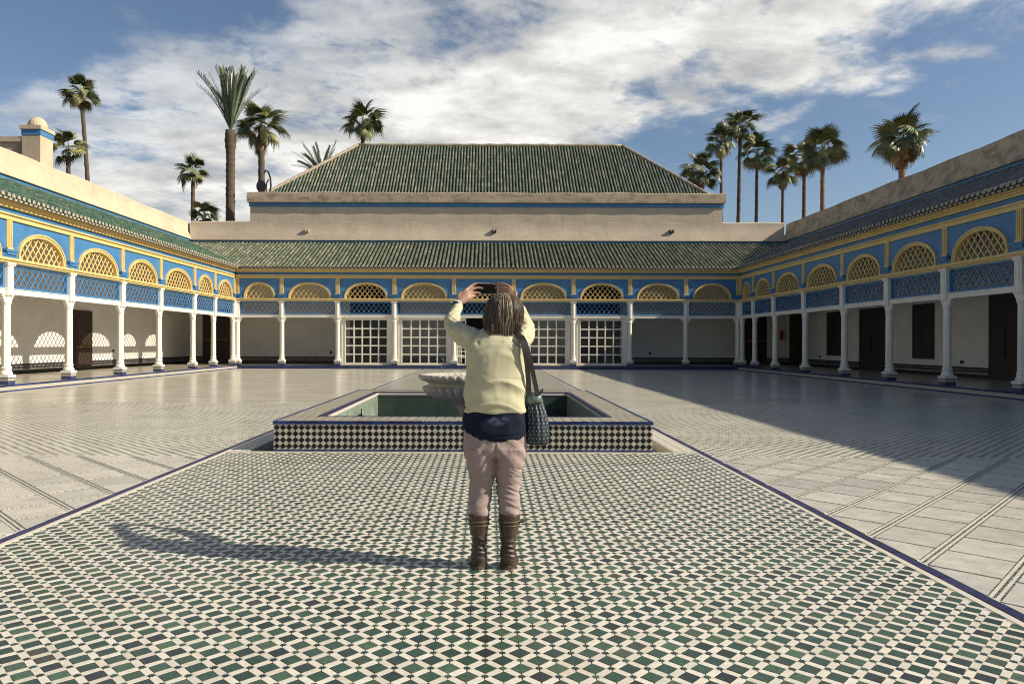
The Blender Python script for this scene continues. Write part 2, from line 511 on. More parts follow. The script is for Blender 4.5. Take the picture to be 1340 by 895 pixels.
pave = thing('courtyard_floor', 'polished courtyard paving of pale marble and small zellij fields', 'floor', (0, 0, 0), kind='structure')
b = MB()
for x0, x1 in ((XL - .2, PL - .075), (PR + .075, XR + .2)): b.box(x0, x1, YF, YB + .2, -.3, 0)
b.build('marble_paving', M['marble'], pave)
b = MB()
for x0, x1 in ((XL - .2, PL - .075), (PR + .075, XR + .2)): b.box(x0, x1, YM, YF - .03, -.3, 0)
b.build('zellij_field', M['field'], pave)
b = MB()
for x0, x1 in ((XL - .2, PL - .075), (PR + .075, XR + .2)): b.box(x0, x1, -12, YM - .03, -.3, -.003)
b.build('slab_bedding', M['lightgrout'], pave)
b = MB()
for x0, x1 in ((XL - .2, PL - .075), (PR + .075, XR + .2)):
    b.box(x0, x1, YM - .03, YM, -.3, .001); b.box(x0, x1, YF - .03, YF, -.3, .001)
b.build('joint_strip', M['slab'], pave)

SQ2 = math.sqrt(2)


def in_view(x, y, m=.6):
    return y > 2.45 and -.673 * y - m < x < .741 * y + m


# ---- marble slabs of the side areas, laid at 45 degrees with bands of small diamonds between them
bands = MB(); dots = MB()
for side in (1, -1):
    e = PR + .08 if side == 1 else -(PL - .08)
    def wp(q, r, side=side):     # q across the bands, r along them
        x = (q + r) / SQ2; y = (r - q) / SQ2
        return (x * side, y)
    q0 = -1.2325 if side == 1 else -1.28
    pq, pr, bw, dw = .4335, .447, .072, .022
    for i in range(-22, 16):
        for j in range(-2, 34):
            qa, qb = q0 + i * pq + bw / 2, q0 + (i + 1) * pq - bw / 2
            ra, rb = 4.93 + (j - 8) * pr + dw / 2, 4.93 + (j - 7) * pr - dw / 2
            poly = [wp(qa, ra), wp(qb, ra), wp(qb, rb), wp(qa, rb)]
            cx = sum(p[0] for p in poly) / 4; cy = sum(p[1] for p in poly) / 4
            if not in_view(cx, cy, 1.6) or cy > YM + .4: continue
            poly = clip(poly, -side, 0, -e); poly = clip(poly, 0, 1, YM - .035) if poly else poly
            if len(poly) < 3 or area(poly) < .002: continue
            cx = sum(p[0] for p in poly) / len(poly); cy = sum(p[1] for p in poly) / len(poly)
            s1 = MB(); s1.prism([(p[0] - cx, p[1] - cy) for p in poly], -.01, .002 + random.uniform(-.0006, .0006), inset=.002)
            link('slab', s1.mesh('slab', M['slab']), pave, (cx, cy, 0))
    # bands: two rows of dark rhombi with small dark squares between
    for i in range(-22, 17):
        qc = q0 + i * pq
        t = 0.0
        for kk in range(0, 420):
            r_ = 1.5 + kk * .035
            for row in (-1, 0, 1):
                if row == 0: qx, hw, hl = qc, .0075, .0105
                else: qx, hw, hl = qc + row * .0315, .0042, .0100
                rr = r_ + (.0175 if row == 0 else 0)
                c0 = wp(qx, rr)
                if not in_view(c0[0], c0[1], 1.4) or c0[1] > YM - .06 or c0[0] * side < e + .02: continue
                bands.rn = random.random() + .001
                bands.prism([wp(qx - hw, rr), wp(qx, rr - hl), wp(qx + hw, rr), wp(qx, rr + hl)], -.002, .0026)
    for j in range(-2, 34):
        rc = 4.93 + (j - 8) * pr
        for i in range(-22, 16):
            qa = q0 + i * pq + bw / 2
            nd = 11; st = (pq - bw) / nd
            for kk in range(nd):
                qx = qa + (kk + .5) * st
                c0 = wp(qx, rc)
                if not in_view(c0[0], c0[1], 1.4) or c0[1] > YM - .06 or c0[0] * side < e + .02: continue
                hq, hr = (st * .44, .0095) if kk % 2 == 0 else (st * .16, .006)
                dots.rn = random.random() + .001
                dots.prism([wp(qx - hq, rc), wp(qx, rc - hr), wp(qx + hq, rc), wp(qx, rc + hr)], -.002, .0026)
bands.build('band_tiles', M['bandtile'], pave, kind='stuff', recalc=False)
dots.build('joint_tiles', M['bandtile'], pave, kind='stuff', recalc=False)

# ---- the middle path with its green and white tiles
path = thing('tiled_path', 'central path of green square tiles between white strips', 'path', (0, 0, 0), kind='structure')
PB = 8.72                                    # path tiles end at the pool
b = MB(); b.box(PL, PR, 2.3, PB, -.3, 0); b.build('tile_bedding', M['grout'], path)
b = MB(); b.box(PL, PR, -12, 2.3, -.3, .003); b.box(PL, PR, 14.95, YB + .2, -.3, .003); b.build('distant_tiling', M['pathfar'], path)
PP = .1465; pp = PP / SQ2; sw = pp * .335; ga = pp - sw
ox, oy = -.373, 2.864
greens, whites, stars = [], [], []
for i in range(-60, 80):
    for j in range(-60, 80):
        def pt(a, b2): return (ox + (a - b2) * pp / SQ2, oy + (a + b2) * pp / SQ2)
        for lst, (a, b2), kind in ((greens, (i, j), 0), (whites, (i + .5, j), 2), (whites, (i, j + .5), 1), (stars, (i + .5, j + .5), 3)):
            x, y = pt(a, b2)
            if PL - .01 < x < PR + .01 and 2.4 < y < PB and in_view(x, y, 1.0): lst.append((x, y, kind))


def diag(x, y):      # local tile axes e1,e2 -> world
    return ((x - y) / SQ2, (x + y) / SQ2)


def green_poly(jit=0):
    h = ga / 2 - .0012
    c = h * .92
    p = [(h, -c), (h, c), (c, h), (-c, h), (-h, c), (-h, -c), (-c, -h), (c, -h)]
    return [diag(x + random.uniform(-jit, jit), y + random.uniform(-jit, jit)) for x, y in p]


def white_poly(kind, jit=0):
    h = sw / 2 - .0010; L = pp / 2
    p = [(L - .003, 0), (L - h - .002, h), (-(L - h - .002), h), (-(L - .003), 0), (-(L - h - .002), -h), (L - h - .002, -h)]
    p = [(x + random.uniform(-jit, jit), y + random.uniform(-jit, jit)) for x, y in p]
    if kind == 2: p = [(-y, x) for x, y in p]
    return [diag(x, y) for x, y in p]


def star_poly():
    return [(rr * math.cos(t * math.pi / 8), rr * math.sin(t * math.pi / 8)) for t in range(16) for rr in ((.0165,) if t % 2 == 0 else (.0115,))]


def clip_path(poly, x, y):
    w = [(px + x, py + y) for px, py in poly]
    for a, b2, c in ((1, 0, PR - .055), (-1, 0, -(PL + .055)), (0, 1, PB - .06)): w = clip(w, a, b2, c) if w else w
    return w


gvar = []
for v_ in range(12):
    t = MB(); t.prism(green_poly(.0014), -.004, .0042, inset=.0016); gvar.append(t.mesh('green_tile', M['green']))
wvar = {1: [], 2: []}
for kd in (1, 2):
    for v_ in range(8):
        t = MB(); t.prism(white_poly(kd, .0011), -.004, .0034, inset=.0012); wvar[kd].append(t.mesh('white_tile', M['white']))
greens = [t for t in greens if len(clip_path(green_poly(), t[0], t[1])) > 2]
whites = [t for t in whites if len(clip_path(white_poly(t[2]), t[0], t[1])) > 2]


def lay(lst, single, name, kindname, mat, polyf):
    lst.sort(key=lambda t: t[1]); n = 0
    st = MB()
    for x, y, kd in lst:
        whole = abs(x - (PL + PR) / 2) < (PR - PL) / 2 - .14 and y < PB - .2
        vis = -.673 * y - .04 < x < .741 * y + .04 and y > 2.78
        if single and n < 300 and whole and vis:
            n += 1
            o = link(name, random.choice(single[kd] if isinstance(single, dict) else single), path, (x, y, random.uniform(-.0007, .0007)))
            o.rotation_euler = (random.gauss(0, .006), random.gauss(0, .006), random.gauss(0, .012))
        else:
            poly = clip_path(polyf(kd), x, y)
            if len(poly) < 3: continue
            st.rn = random.random() + .001
            st.prism(poly, -.004, .0036 + random.uniform(-.0006, .0006), inset=.0014)
    st.build(kindname, mat, path, kind='stuff', recalc=False)


lay(greens, gvar, 'green_tile', 'further_green_tiles', M['green'], lambda kd: green_poly(.0016))
lay(whites, wvar, 'white_tile', 'further_white_tiles', M['white'], lambda kd: white_poly(kd, .0011))
st = MB()
for x, y, kd in stars:
    w = [(px + x, py + y) for px, py in star_poly()]
    if abs(x - (PL + PR) / 2) > (PR - PL) / 2 - .075 or y > PB - .08: continue
    st.rn = random.random() + .001; st.prism(w, -.003, .0046)
st.build('star_tiles', M['star'], path, kind='stuff', recalc=False)
# border: white strip and blue tiles
b = MB()
for x in (PL, PR - .05): b.box(x + .004, x + .046, 2.3, YB, -.2, .004)
b.box(PL + .05, PR - .05, PB - .055, PB - .004, -.2, .004)
b.build('white_border', M['white'], path)
bt = MB(); bt.box(-.032, .032, -.121, .121, -.1, .0045); bme = bt.mesh('border_tile', M['bluetile'])
for x in (PL - .037, PR + .037):
    y = 2.5
    while y < 15.0:
        link('border_tile', bme, path, (x + random.uniform(-.0015, .0015), y, random.uniform(-.001, .001))); y += .246
b = MB()
for x in (PL - .037, PR + .037):
    b.box(x - .032, x + .032, -12, 2.37, -.2, .004); b.box(x - .032, x + .032, 15.1, YB, -.2, .004)
b.build('border_strip', M['bluetile'], path)

# ---- sunken gutters beside the pool
BX0, BX1, BY0, BY1 = -2.61, 2.02, 8.80, 14.72
gut = thing('sunken_gutter', 'shallow gutter of pale strips along the flanks of the pool', 'gutter', (0, 0, 0), kind='structure')
b = MB(); b.box(PL, PR, PB, 14.95, -.3, -.12); b.build('gutter_bed', M['bluetile'], gut)
b = MB(); b.box(PL, PR, PB, BY0, -.12, .002); b.box(PL, PR, BY1, 14.95, -.12, .002)
b.build('gutter_sill', M['olive'], gut)
b = MB()
for sx, ex in ((1, PR), (-1, PL)):
    for a0, a1, z in ((0, .04, .003), (.05, .11, .0025), (.12, .15, .003), (.16, .24, .0022), (.25, .28, .003)):
        b.rn = random.random()
        x0, x1 = sorted((ex - sx * a0, ex - sx * a1)); b.box(x0, x1, BY0, 14.7, -.12, z)
b.build('gutter_strip', M['white'], gut)
b = MB()
for x0, x1 in ((BX1 + .004, BX1 + .07), (BX0 - .07, BX0 - .004)): b.box(x0, x1, BY0, 14.7, -.12, -.03)
b.build('gutter_ledge', M['olive'], gut)

# ================================================================== POOL AND FOUNTAIN
pool = thing('pool_basin', 'raised pool basin clad in black and white diamond tiles', 'pool', ((BX0 + BX1) / 2, BY0, 0))
BH = .365; RX, RY = .46, .62
b = MB()
b.box(BX0 + .012, BX1 - .012, BY0 + .012, BY0 + RY, -.9, BH - .034)
b.box(BX0 + .012, BX1 - .012, BY1 - RY, BY1 - .012, -.9, BH - .034)
b.box(BX0 + .012, BX0 + RX, BY0 + RY, BY1 - RY, -.9, BH - .034)
b.box(BX1 - RX, BX1 - .012, BY0 + RY, BY1 - RY, -.9, BH - .034)
b.build('basin_wall', M['lightgrout'], pool)
b = MB()
z0, z1 = BH - .034, BH
b.box(BX0 + .04, BX1 - .04, BY0 + .04, BY0 + RY - .06, z0, z1); b.box(BX0 + .04, BX1 - .04, BY1 - RY + .06, BY1 - .04, z0, z1)
b.box(BX0 + .04, BX0 + RX - .06, BY0 + RY - .06, BY1 - RY + .06, z0, z1); b.box(BX1 - RX + .06, BX1 - .04, BY0 + RY - .06, BY1 - RY + .06, z0, z1)
b.build('rim_top', M['rimtop'], pool)
b = MB()
x0, x1, y0, y1 = BX0 + RX - .058, BX1 - RX + .058, BY0 + RY - .058, BY1 - RY + .058
b.box(x0, x1, y0, y0 + .07, z0 - .02, z1 + .003); b.box(x0, x1, y1 - .07, y1, z0 - .02, z1 + .003)
b.box(x0, x0 + .07, y0 + .07, y1 - .07, z0 - .02, z1 + .003); b.box(x1 - .07, x1, y0 + .07, y1 - .07, z0 - .02, z1 + .003)
b.build('inner_edge', M['bluetile'], pool)
b = MB(); b.m = 0
xi0, xi1, yi0, yi1 = BX0 + RX + .014, BX1 - RX - .014, BY0 + RY + .014, BY1 - RY - .014
b.box(xi0 - .012, xi0 + .02, yi0, yi1, BH - .052, BH - .020); b.box(xi1 - .02, xi1 + .012, yi0, yi1, BH - .052, BH - .020)
b.box(xi0 + .02, xi1 - .02, yi1 - .02, yi1 + .01, BH - .052, BH - .020)
b.build('inner_ledge', M['white'], pool)
b = MB(); b.box(xi0, xi1, yi1 - .005, yi1 + .013, -.9, BH - .08); b.build('end_lining', M['poolx'], pool)
for xa, xb in ((xi0 - .013, xi0 + .006), (xi1 - .006, xi1 + .013)): b = MB(); b.box(xa, xb, yi0, yi1 - .01, -.9, BH - .08); b.build('side_lining', M['pooly'], pool)
b = MB(); b.tube([(xi0 + .03, 12.1, -.3), (xi0 + .03, 12.1, .1), (xi0 + .035, 12.11, .22)], .011, 6); b.build('water_pipe', M['iron'], pool)
# tile cladding of the four sides
blk, olv = MB(), MB(); PD = .0757
def clad(org, ax, length, nrm):
    n = int(round(length / PD)); st_ = length / n
    def P3(a, z, dd): return (org[0] + ax[0] * a + nrm[0] * dd, org[1] + ax[1] * a + nrm[1] * dd, z)
    def rhomb(mb, a, z, hs, hz, dd):
        mb.rn = random.random() + .001
        q = [(a - hs, z), (a, z - hz), (a + hs, z), (a, z + hz)]
        i = mb.add([P3(x, zz, .0) for x, zz in q] + [P3(a + (x - a) * .94, z + (zz - z) * .94, dd) for x, zz in q])
        mb.face((i + 4, i + 5, i + 6, i + 7))
        for c in range(4): mb.face((i + c, i + (c + 1) % 4, i + 4 + (c + 1) % 4, i + 4 + c))
    for c in range(n):
        for rr in range(4):
            rhomb(blk, (c + .5) * st_, .024 + (rr + .5) * PD, st_ * .485, PD * .485, .0045)
    for c in range(n + 1):
        for rr in range(1, 4):
            if 0 < c < n: rhomb(olv, c * st_, .024 + rr * PD, st_ * .46, PD * .46, .0035)
clad((BX0 + .012, BY0 + .012), (1, 0), BX1 - BX0 - .024, (0, -1))
clad((BX1 - .012, BY0 + .012), (0, 1), BY1 - BY0 - .024, (1, 0))
clad((BX0 + .012, BY1 - .012), (0, -1), BY1 - BY0 - .024, (-1, 0))
blk.build('black_diamonds', M['black'], pool, kind='stuff'); olv.build('pale_diamonds', M['olive'], pool, kind='stuff')
# blue edge tiles
def edge_row(xa, xb, ya, yb, z_a, z_b, step, nm, along):
    L = (xb - xa) if along == 0 else (yb - ya); n = max(1, int(round(L / step))); st_ = L / n
    t = MB()
    if along == 0: t.box(-st_ / 2 + .002, st_ / 2 - .002, ya, yb, z_a, z_b)
    else: t.box(xa, xb, -st_ / 2 + .002, st_ / 2 - .002, z_a, z_b)
    me = t.mesh(nm, M['bluekerb'])
    for c in range(n):
        w = Vector((xa + (c + .5) * st_, 0, 0)) if along == 0 else Vector((0, ya + (c + .5) * st_, 0))
        link(nm, me, pool, w - ORG[pool] + Vector((0, 0, random.uniform(-.0012, .0012))))
edge_row(BX0, BX1, BY0, BY0 + .04, BH - .034, BH + .004, .2, 'edge_tile', 0)
edge_row(BX0, BX0 + .04, BY0 + .042, BY1, BH - .034, BH + .004, .2, 'edge_tile', 1)
edge_row(BX1 - .04, BX1, BY0 + .042, BY1, BH - .034, BH + .004, .2, 'edge_tile', 1)
edge_row(BX0 + .042, BX1 - .042, BY1 - .04, BY1, BH - .034, BH + .004, .2, 'edge_tile', 0)
edge_row(BX0, BX1, BY0 - .002, BY0 + .012, .0035, .022, .107, 'foot_tile', 0)
edge_row(BX1 - .012, BX1 + .002, BY0 + .014, BY1, .0035, .022, .107, 'foot_tile', 1)
b = MB(); b.box(xi0, xi1, yi0, yi1, -.9, -.42); b.build('pool_bottom', M['poolwall'], pool)
b = MB(); b.quad((xi0, yi0, -.30), (xi1, yi0, -.30), (xi1, yi1, -.30), (xi0, yi1, -.30))
tagit(b.build('pool_water', M['water']), kind='structure')

FX, FY = -.27, 11.8
fnt = thing('fountain', 'weathered marble fountain bowl with fluted rim in the pool', 'fountain', (FX, FY, -.42))
def gad(a, z):
    if .34 < z < .625: return 1 + .11 * (abs(math.cos(a * 17)) ** .6 - .75)
    if .70 < z < .80: return 1 + .07 * (abs(math.cos(a * 21 + z * 14)) ** .7 - .75)
    return 1
prof = [(.16, -.42), (.30, -.40), (.30, -.30), (.17, -.22), (.13, -.05), (.15, .12), (.24, .28), (.32, .37), (.50, .41), (.65, .46), (.71, .50), (.76, .57), (.77, .61), (.735, .632), (.69, .645), (.68, .67), (.74, .70), (.80, .725), (.835, .76), (.84, .79), (.825, .812), (.79, .815), (.74, .79), (.60, .74), (.3, .70), (.02, .69)]
b = MB(); b.lathe(prof, 272, (FX, FY), gad); o = b.build('bowl', M['stone'], fnt, smooth=True); smooth_angle(o, 60)
b = MB(); b.lathe([(.10, .69), (.12, .74), (.06, .78), (.05, .86), (.09, .90), (.03, .95)], 14, (FX, FY)); b.build('nozzle', M['stone'], fnt, smooth=True)
b = MB(); b.lathe([(.70, .772), (.1, .773), (.001, .773)], 40, (FX, FY)); b.build('bowl_water', M['water'], fnt)
b = MB()
for i in range(22):
    t = random.random(); a = random.uniform(0, 6.3)
    c = (FX - .50 + .09 * math.cos(a) * (1 - t * .6), FY + .1 * math.sin(a), .80 + .55 * t); r_ = random.uniform(.003, .007)
    b.lathe([(r_ * .1, c[2] - r_), (r_ * .8, c[2] - r_ * .5), (r_, c[2]), (r_ * .7, c[2] + r_ * .6), (r_ * .1, c[2] + r_)], 6, c[:2])
mdrop, k, bs = newmat('water drops'); bs.inputs['Base Color'].default_value = (.75, .78, .8, 1); bs.inputs['Roughness'].default_value = .05
dj = b.build('water_drops', mdrop, smooth=True, recalc=False)
tagit(dj, 'small jet of water drops above the fountain bowl', 'water jet', kind='stuff')

# ================================================================== GALLERIES
FLT = .17
fL = lambda s, d, z: (-12.98 - d, s, z)
fR = lambda s, d, z: (12.98 + d, s, z)
fB = lambda s, d, z: (s, 37.1 + d, z)
LATW, LATH = .25, .31


def arch_pt(w, rise, t):
    """t 0..1 along the arch from left to right"""
    a = math.pi * (1 - t)
    x = w * math.cos(a); y = math.sin(a)
    return x, rise * (max(0, y) ** .86)


def inside_arch(x, z, w, rise):
    if abs(x) >= w or z < 0: return False
    s_ = math.sqrt(max(0, 1 - (x / w) ** 2))
    return z < rise * s_ ** .86


def laths(mb, s0, s1, z0, z1, test, d0, d1, width):
    """crossing diagonal laths inside a shape, two layers"""
    k_ = LATW / LATH
    for sg, (da, db) in ((1, (d0, (d0 + d1) / 2)), (-1, ((d0 + d1) / 2 + .0015, d1))):
        hx = (z1 - z0) * k_
        n = int((s1 - s0 + hx) / LATW) + 3
        mid = (s0 + s1) / 2
        base = mid - (n // 2 + 2) * LATW - (hx if sg == 1 else 0)
        for i in range(n + 6 + int(hx / LATW) + 2):
            xs = base + i * LATW - (0 if sg == 1 else -0)
            run = None; segs = []
            for q in range(0, 81):
                z = z0 + (z1 - z0) * q / 80; x = xs + sg * (z - z0) * k_
                if test(x, z):
                    if run is None: run = [z, z]
                    run[1] = z
            if run and run[1] - run[0] > .02:
                za, zb = run; xa, xb = xs + sg * (za - z0) * k_, xs + sg * (zb - z0) * k_
                L = math.hypot(xb - xa, zb - za); nx, nz = -(zb - za) / L * width / 2, (xb - xa) / L * width / 2
                mb.prism([(xa - nx, za - nz), (xb - nx, zb - nz), (xb + nx, zb + nz), (xa + nx, za + nz)], da, db, axis=1)


def column_mesh(fr, c):
    b = MB(fr)
    sh = []
    def ring(r_, z, n=16, flute=0):
        return [(c + r_ * (1 - (flute if t % 2 else 0)) * math.cos(2 * math.pi * (t + .5) / n), r_ * (1 - (flute if t % 2 else 0)) * math.sin(2 * math.pi * (t + .5) / n), z) for t in range(n)]
    b.box(c - .165, c + .165, -.165, .165, FLT + .19, FLT + .265)
    b.rings([ring(.155, FLT + .266), ring(.16, FLT + .30), ring(.15, FLT + .335), ring(.125, FLT + .36), ring(.122, FLT + .41), ring(.138, FLT + .44), ring(.125, FLT + .47),
             ring(.118, FLT + .49, flute=.05), ring(.108, 2.30, flute=.05), ring(.108, 2.32), ring(.128, 2.36), ring(.128, 2.40), ring(.112, 2.43), ring(.112, 2.56)])
    b.box(c - .125, c + .125, -.125, .125, 2.56, 3.36)
    b.box(c - .15, c + .15, -.15, .15, 3.361, 3.40); b.box(c - .165, c + .165, -.165, .165, 3.401, 3.448)
    # half-round nosing up the front of the upper post and the two corbels
    b.rings([[(c + .07 * math.cos(math.pi * t / 8), -.12 - .05 * math.sin(math.pi * t / 8), z) for t in range(9)] for z in (2.58, 3.33)])
    for sg in (-1, 1):
        prof = [(.10, 2.38), (.15, 2.40), (.155, 2.45), (.20, 2.48), (.205, 2.53), (.25, 2.56), (.25, 2.60), (.10, 2.60)]
        b.prism([(c + sg * x, z) for x, z in prof], -.055, .055, axis=1)
    return b


def gallery(root, fr, cols, depth, skip_post=(), glazed=()):
    # columns with tiled plinths
    for c in cols:
        col = column_mesh(fr, c).build('column', M['whitepaint'], root)
        p = MB(fr); p.box(c - .15, c + .15, -.15, .15, FLT, FLT + .189)
        pl = p.build('plinth', M['plinth'], col)
        p = MB(fr); p.box(c - .154, c + .154, -.154, .154, FLT + .10, FLT + .165); p.build('plinth_band', M['plinthpale'], col)
    for s0, s1 in zip(cols[:-1], cols[1:]):
        w = s1 - s0
        if w < .6: continue
        mid = (s0 + s1) / 2
        b = MB(fr); b.box(s0 + .127, s1 - .127, -.065, .065, 2.602, 2.74); b.box(s0 + .127, s1 - .127, -.08, .08, 2.741, 2.755)
        b.build('rail', M['whitepaint'], root)
        # blue lattice
        a0, a1, z0, z1 = s0 + .129, s1 - .129, 2.757, 3.42
        b = MB(fr); b.box(a0, a1, -.04, .04, z0, z0 + .05); b.box(a0, a1, -.04, .04, z1 - .05, z1)
        b.box(a0, a0 + .06, -.04, .04, z0 + .05, z1 - .05); b.box(a1 - .06, a1, -.04, .04, z0 + .05, z1 - .05)
        lp = b.build('lattice_panel', M['blue'], root)
        b = MB(fr); laths(b, a0 + .05, a1 - .05, z0 + .04, z1 - .04, lambda x, z: a0 + .05 < x < a1 - .05, -.022, .022, .032)
        b.build('laths', M['bluelath'], lp, kind='stuff')
        b = MB(fr); b.box(a0, a1, -.055, .055, z1 + .002, 3.449); b.build('head_strip', M['whitepaint'], lp)
        # arch panel
        aw, rise, zs = w / 2 - .36, .80, 3.575
        b = MB(fr); n = 28
        pts = [arch_pt(aw, rise, t / n) for t in range(n + 1)]
        top = 4.598
        for dd in (-.06, .06):
            b.quad((s0, dd, zs), (mid - aw, dd, zs), (mid - aw, dd, top), (s0, dd, top)); b.quad((mid + aw, dd, zs), (s1, dd, zs), (s1, dd, top), (mid + aw, dd, top))
            for (xa, za), (xb, zb) in zip(pts[:-1], pts[1:]): b.quad((mid + xa, dd, zs + za), (mid + xb, dd, zs + zb), (mid + xb, dd, top), (mid + xa, dd, top))
        for (xa, za), (xb, zb) in zip(pts[:-1], pts[1:]): b.quad((mid + xa, -.06, zs + za), (mid + xb, -.06, zs + zb), (mid + xb, .06, zs + zb), (mid + xa, .06, zs + za))
        ap = b.build('arch_panel', M['blue'], root)
        b = MB(fr)
        o_ = [arch_pt(aw + .015, rise + .03, t / n) for t in range(n + 1)]; i_ = [arch_pt(aw - .085, rise - .085, t / n) for t in range(n + 1)]
        o2 = [arch_pt(aw - .02, rise - .015, t / n) for t in range(n + 1)]
        for ou, inn, d0, d1 in ((o_, i_, -.10, .05), (o_, o2, -.125, -.1)):
            rs = [[(mid + ou[t][0], d0, zs + ou[t][1]), (mid + ou[t][0], d1, zs + ou[t][1]), (mid + inn[t][0], d1, zs + inn[t][1]), (mid + inn[t][0], d0, zs + inn[t][1])] for t in range(n + 1)]
            b.rings(rs)
        b.build('arch_surround', M['yellow'], ap)
        b = MB(fr); laths(b, mid - aw, mid + aw, zs, zs + rise, lambda x, z: inside_arch(x - mid, z - zs + .0, aw - .04, rise - .045), -.022, .022, .032)
        b.build('arch_lattice', M['yellow'], ap, kind='stuff')
        b = MB(fr)
        for sg in (-1, 1):
            e = mid + sg * (aw + .01)
            q = [(0, 0), (0, .16), (.06, .15), (.09, .09), (.15, .07), (.17, 0)]
            b.prism([(e + sg * (.17 - x), zs + z) for x, z in q], -.115, -.061, axis=1)
        b.build('corner_bracket', M['blue'], ap)
    # mouldings that run the whole length
    A, B_ = cols[0] - .15, cols[-1] + .15
    b = MB(fr); b.box(A, B_, -.15, .10, 3.45, 3.505); b.box(A, B_, -.19, .12, 3.506, 3.573); b.build('string_course', M['yellow'], root)
    for c in cols:
        b = MB(fr); b.box(c - .23, c + .23, -.13, -.061, 3.575, 3.66); b.box(c - .19, c + .19, -.16, -.061, 3.661, 3.74); b.box(c - .25, c + .25, -.18, -.061, 3.741, 3.80)
        b.build('impost', M['blue'], root)
        b = MB(fr); b.box(c - .105, c + .105, -.095, -.061, 3.801, 4.597)
        for x in (-.085, -.02, .05): b.box(c + x, c + x + .035, -.115, -.0955, 3.86, 4.56)
        b.box(c - .115, c + .115, -.125, -.0955, 3.802, 3.86)
        b.build('pilaster_strip', M['yellow'], root)
    b = MB(fr); b.box(A, B_, -.11, .10, 4.60, 4.64); b.box(A, B_, -.08, .10, 4.641, 4.735); b.box(A, B_, -.13, .10, 4.736, 4.78); fz = b.build('frieze', M['yellow'], root)
    b = MB(fr); b.box(A, B_, -.06, .10, 4.781, 4.92); b.build('frieze_stripe', M['blue'], fz)
    b = MB(fr); b.box(A, B_, -.15, .10, 4.921, 4.985); b.box(A, B_, -.20, .10, 4.986, 5.03); b.box(A, B_, -.26, .10, 5.031, 5.085); b.build('cornice', M['yellow'], root)


def ribs(fr, s_list, d0f, d1f, z0, slope, r_=.068, L=.33, keep=None):
    hz = 1.5
    """barrel tiles in rows running up the slope; d0 at the eave"""
    b = MB(fr)
    for s_ in s_list:
        da, db = d0f(s_), d1f(s_)
        n = int((db - da) / L)
        if db - da < .1: continue
        n = max(1, int(math.ceil((db - da) / L)))
        jit = random.uniform(-.008, .008); zj = random.uniform(-.006, .008)
        for i in range(n):
            a = da + i * L - .03; c = min(da + (i + 1) * L, db)
            b.rn = random.random() + .001
            ra, rb = r_ * random.uniform(.98, 1.08), r_ * .84
            jx = random.uniform(-.006, .006) + jit
            def half(dd, rr, lift):
                zz_ = z0 + slope * dd + lift + zj
                return [(s_ + jx + rr * math.cos(math.pi * t / 6), dd, zz_ + rr * math.sin(math.pi * t / 6) * hz) for t in range(7)]
            h0 = half(a, ra, .022); h1 = half(c, rb, .0)
            i0 = b.add(h0 + h1)
            for t in range(6): b.face((i0 + t, i0 + t + 1, i0 + 8 + t, i0 + 7 + t))
            b.m = 1 if i == 0 else 0; b.face(range(i0, i0 + 7)); b.m = 0
    return b


DS, DB = 3.85, 3.80                        # gallery depths
YBK = 37.1 + DB
XW = 12.98 + DS
K = .949
SL_S, SL_B = .425, .432
EA = -.36                                  # eave overhang
ZE = 5.135
def roof_z(d, sl): return ZE + sl * (d - EA)


def scallops(fr, s_list, par):
    """row of small hollow pan-tile ends under the eave"""
    b = MB(fr)
    for s_ in s_list:
        b.prism([(s_ + .106 + .075 * math.cos(math.pi * t / 5), ZE - .012 - .062 * math.sin(math.pi * t / 5)) for t in range(6)], EA - .012, EA + .06, axis=1)
    b.build('pan_tile_ends', M['eave'], par, kind='stuff')


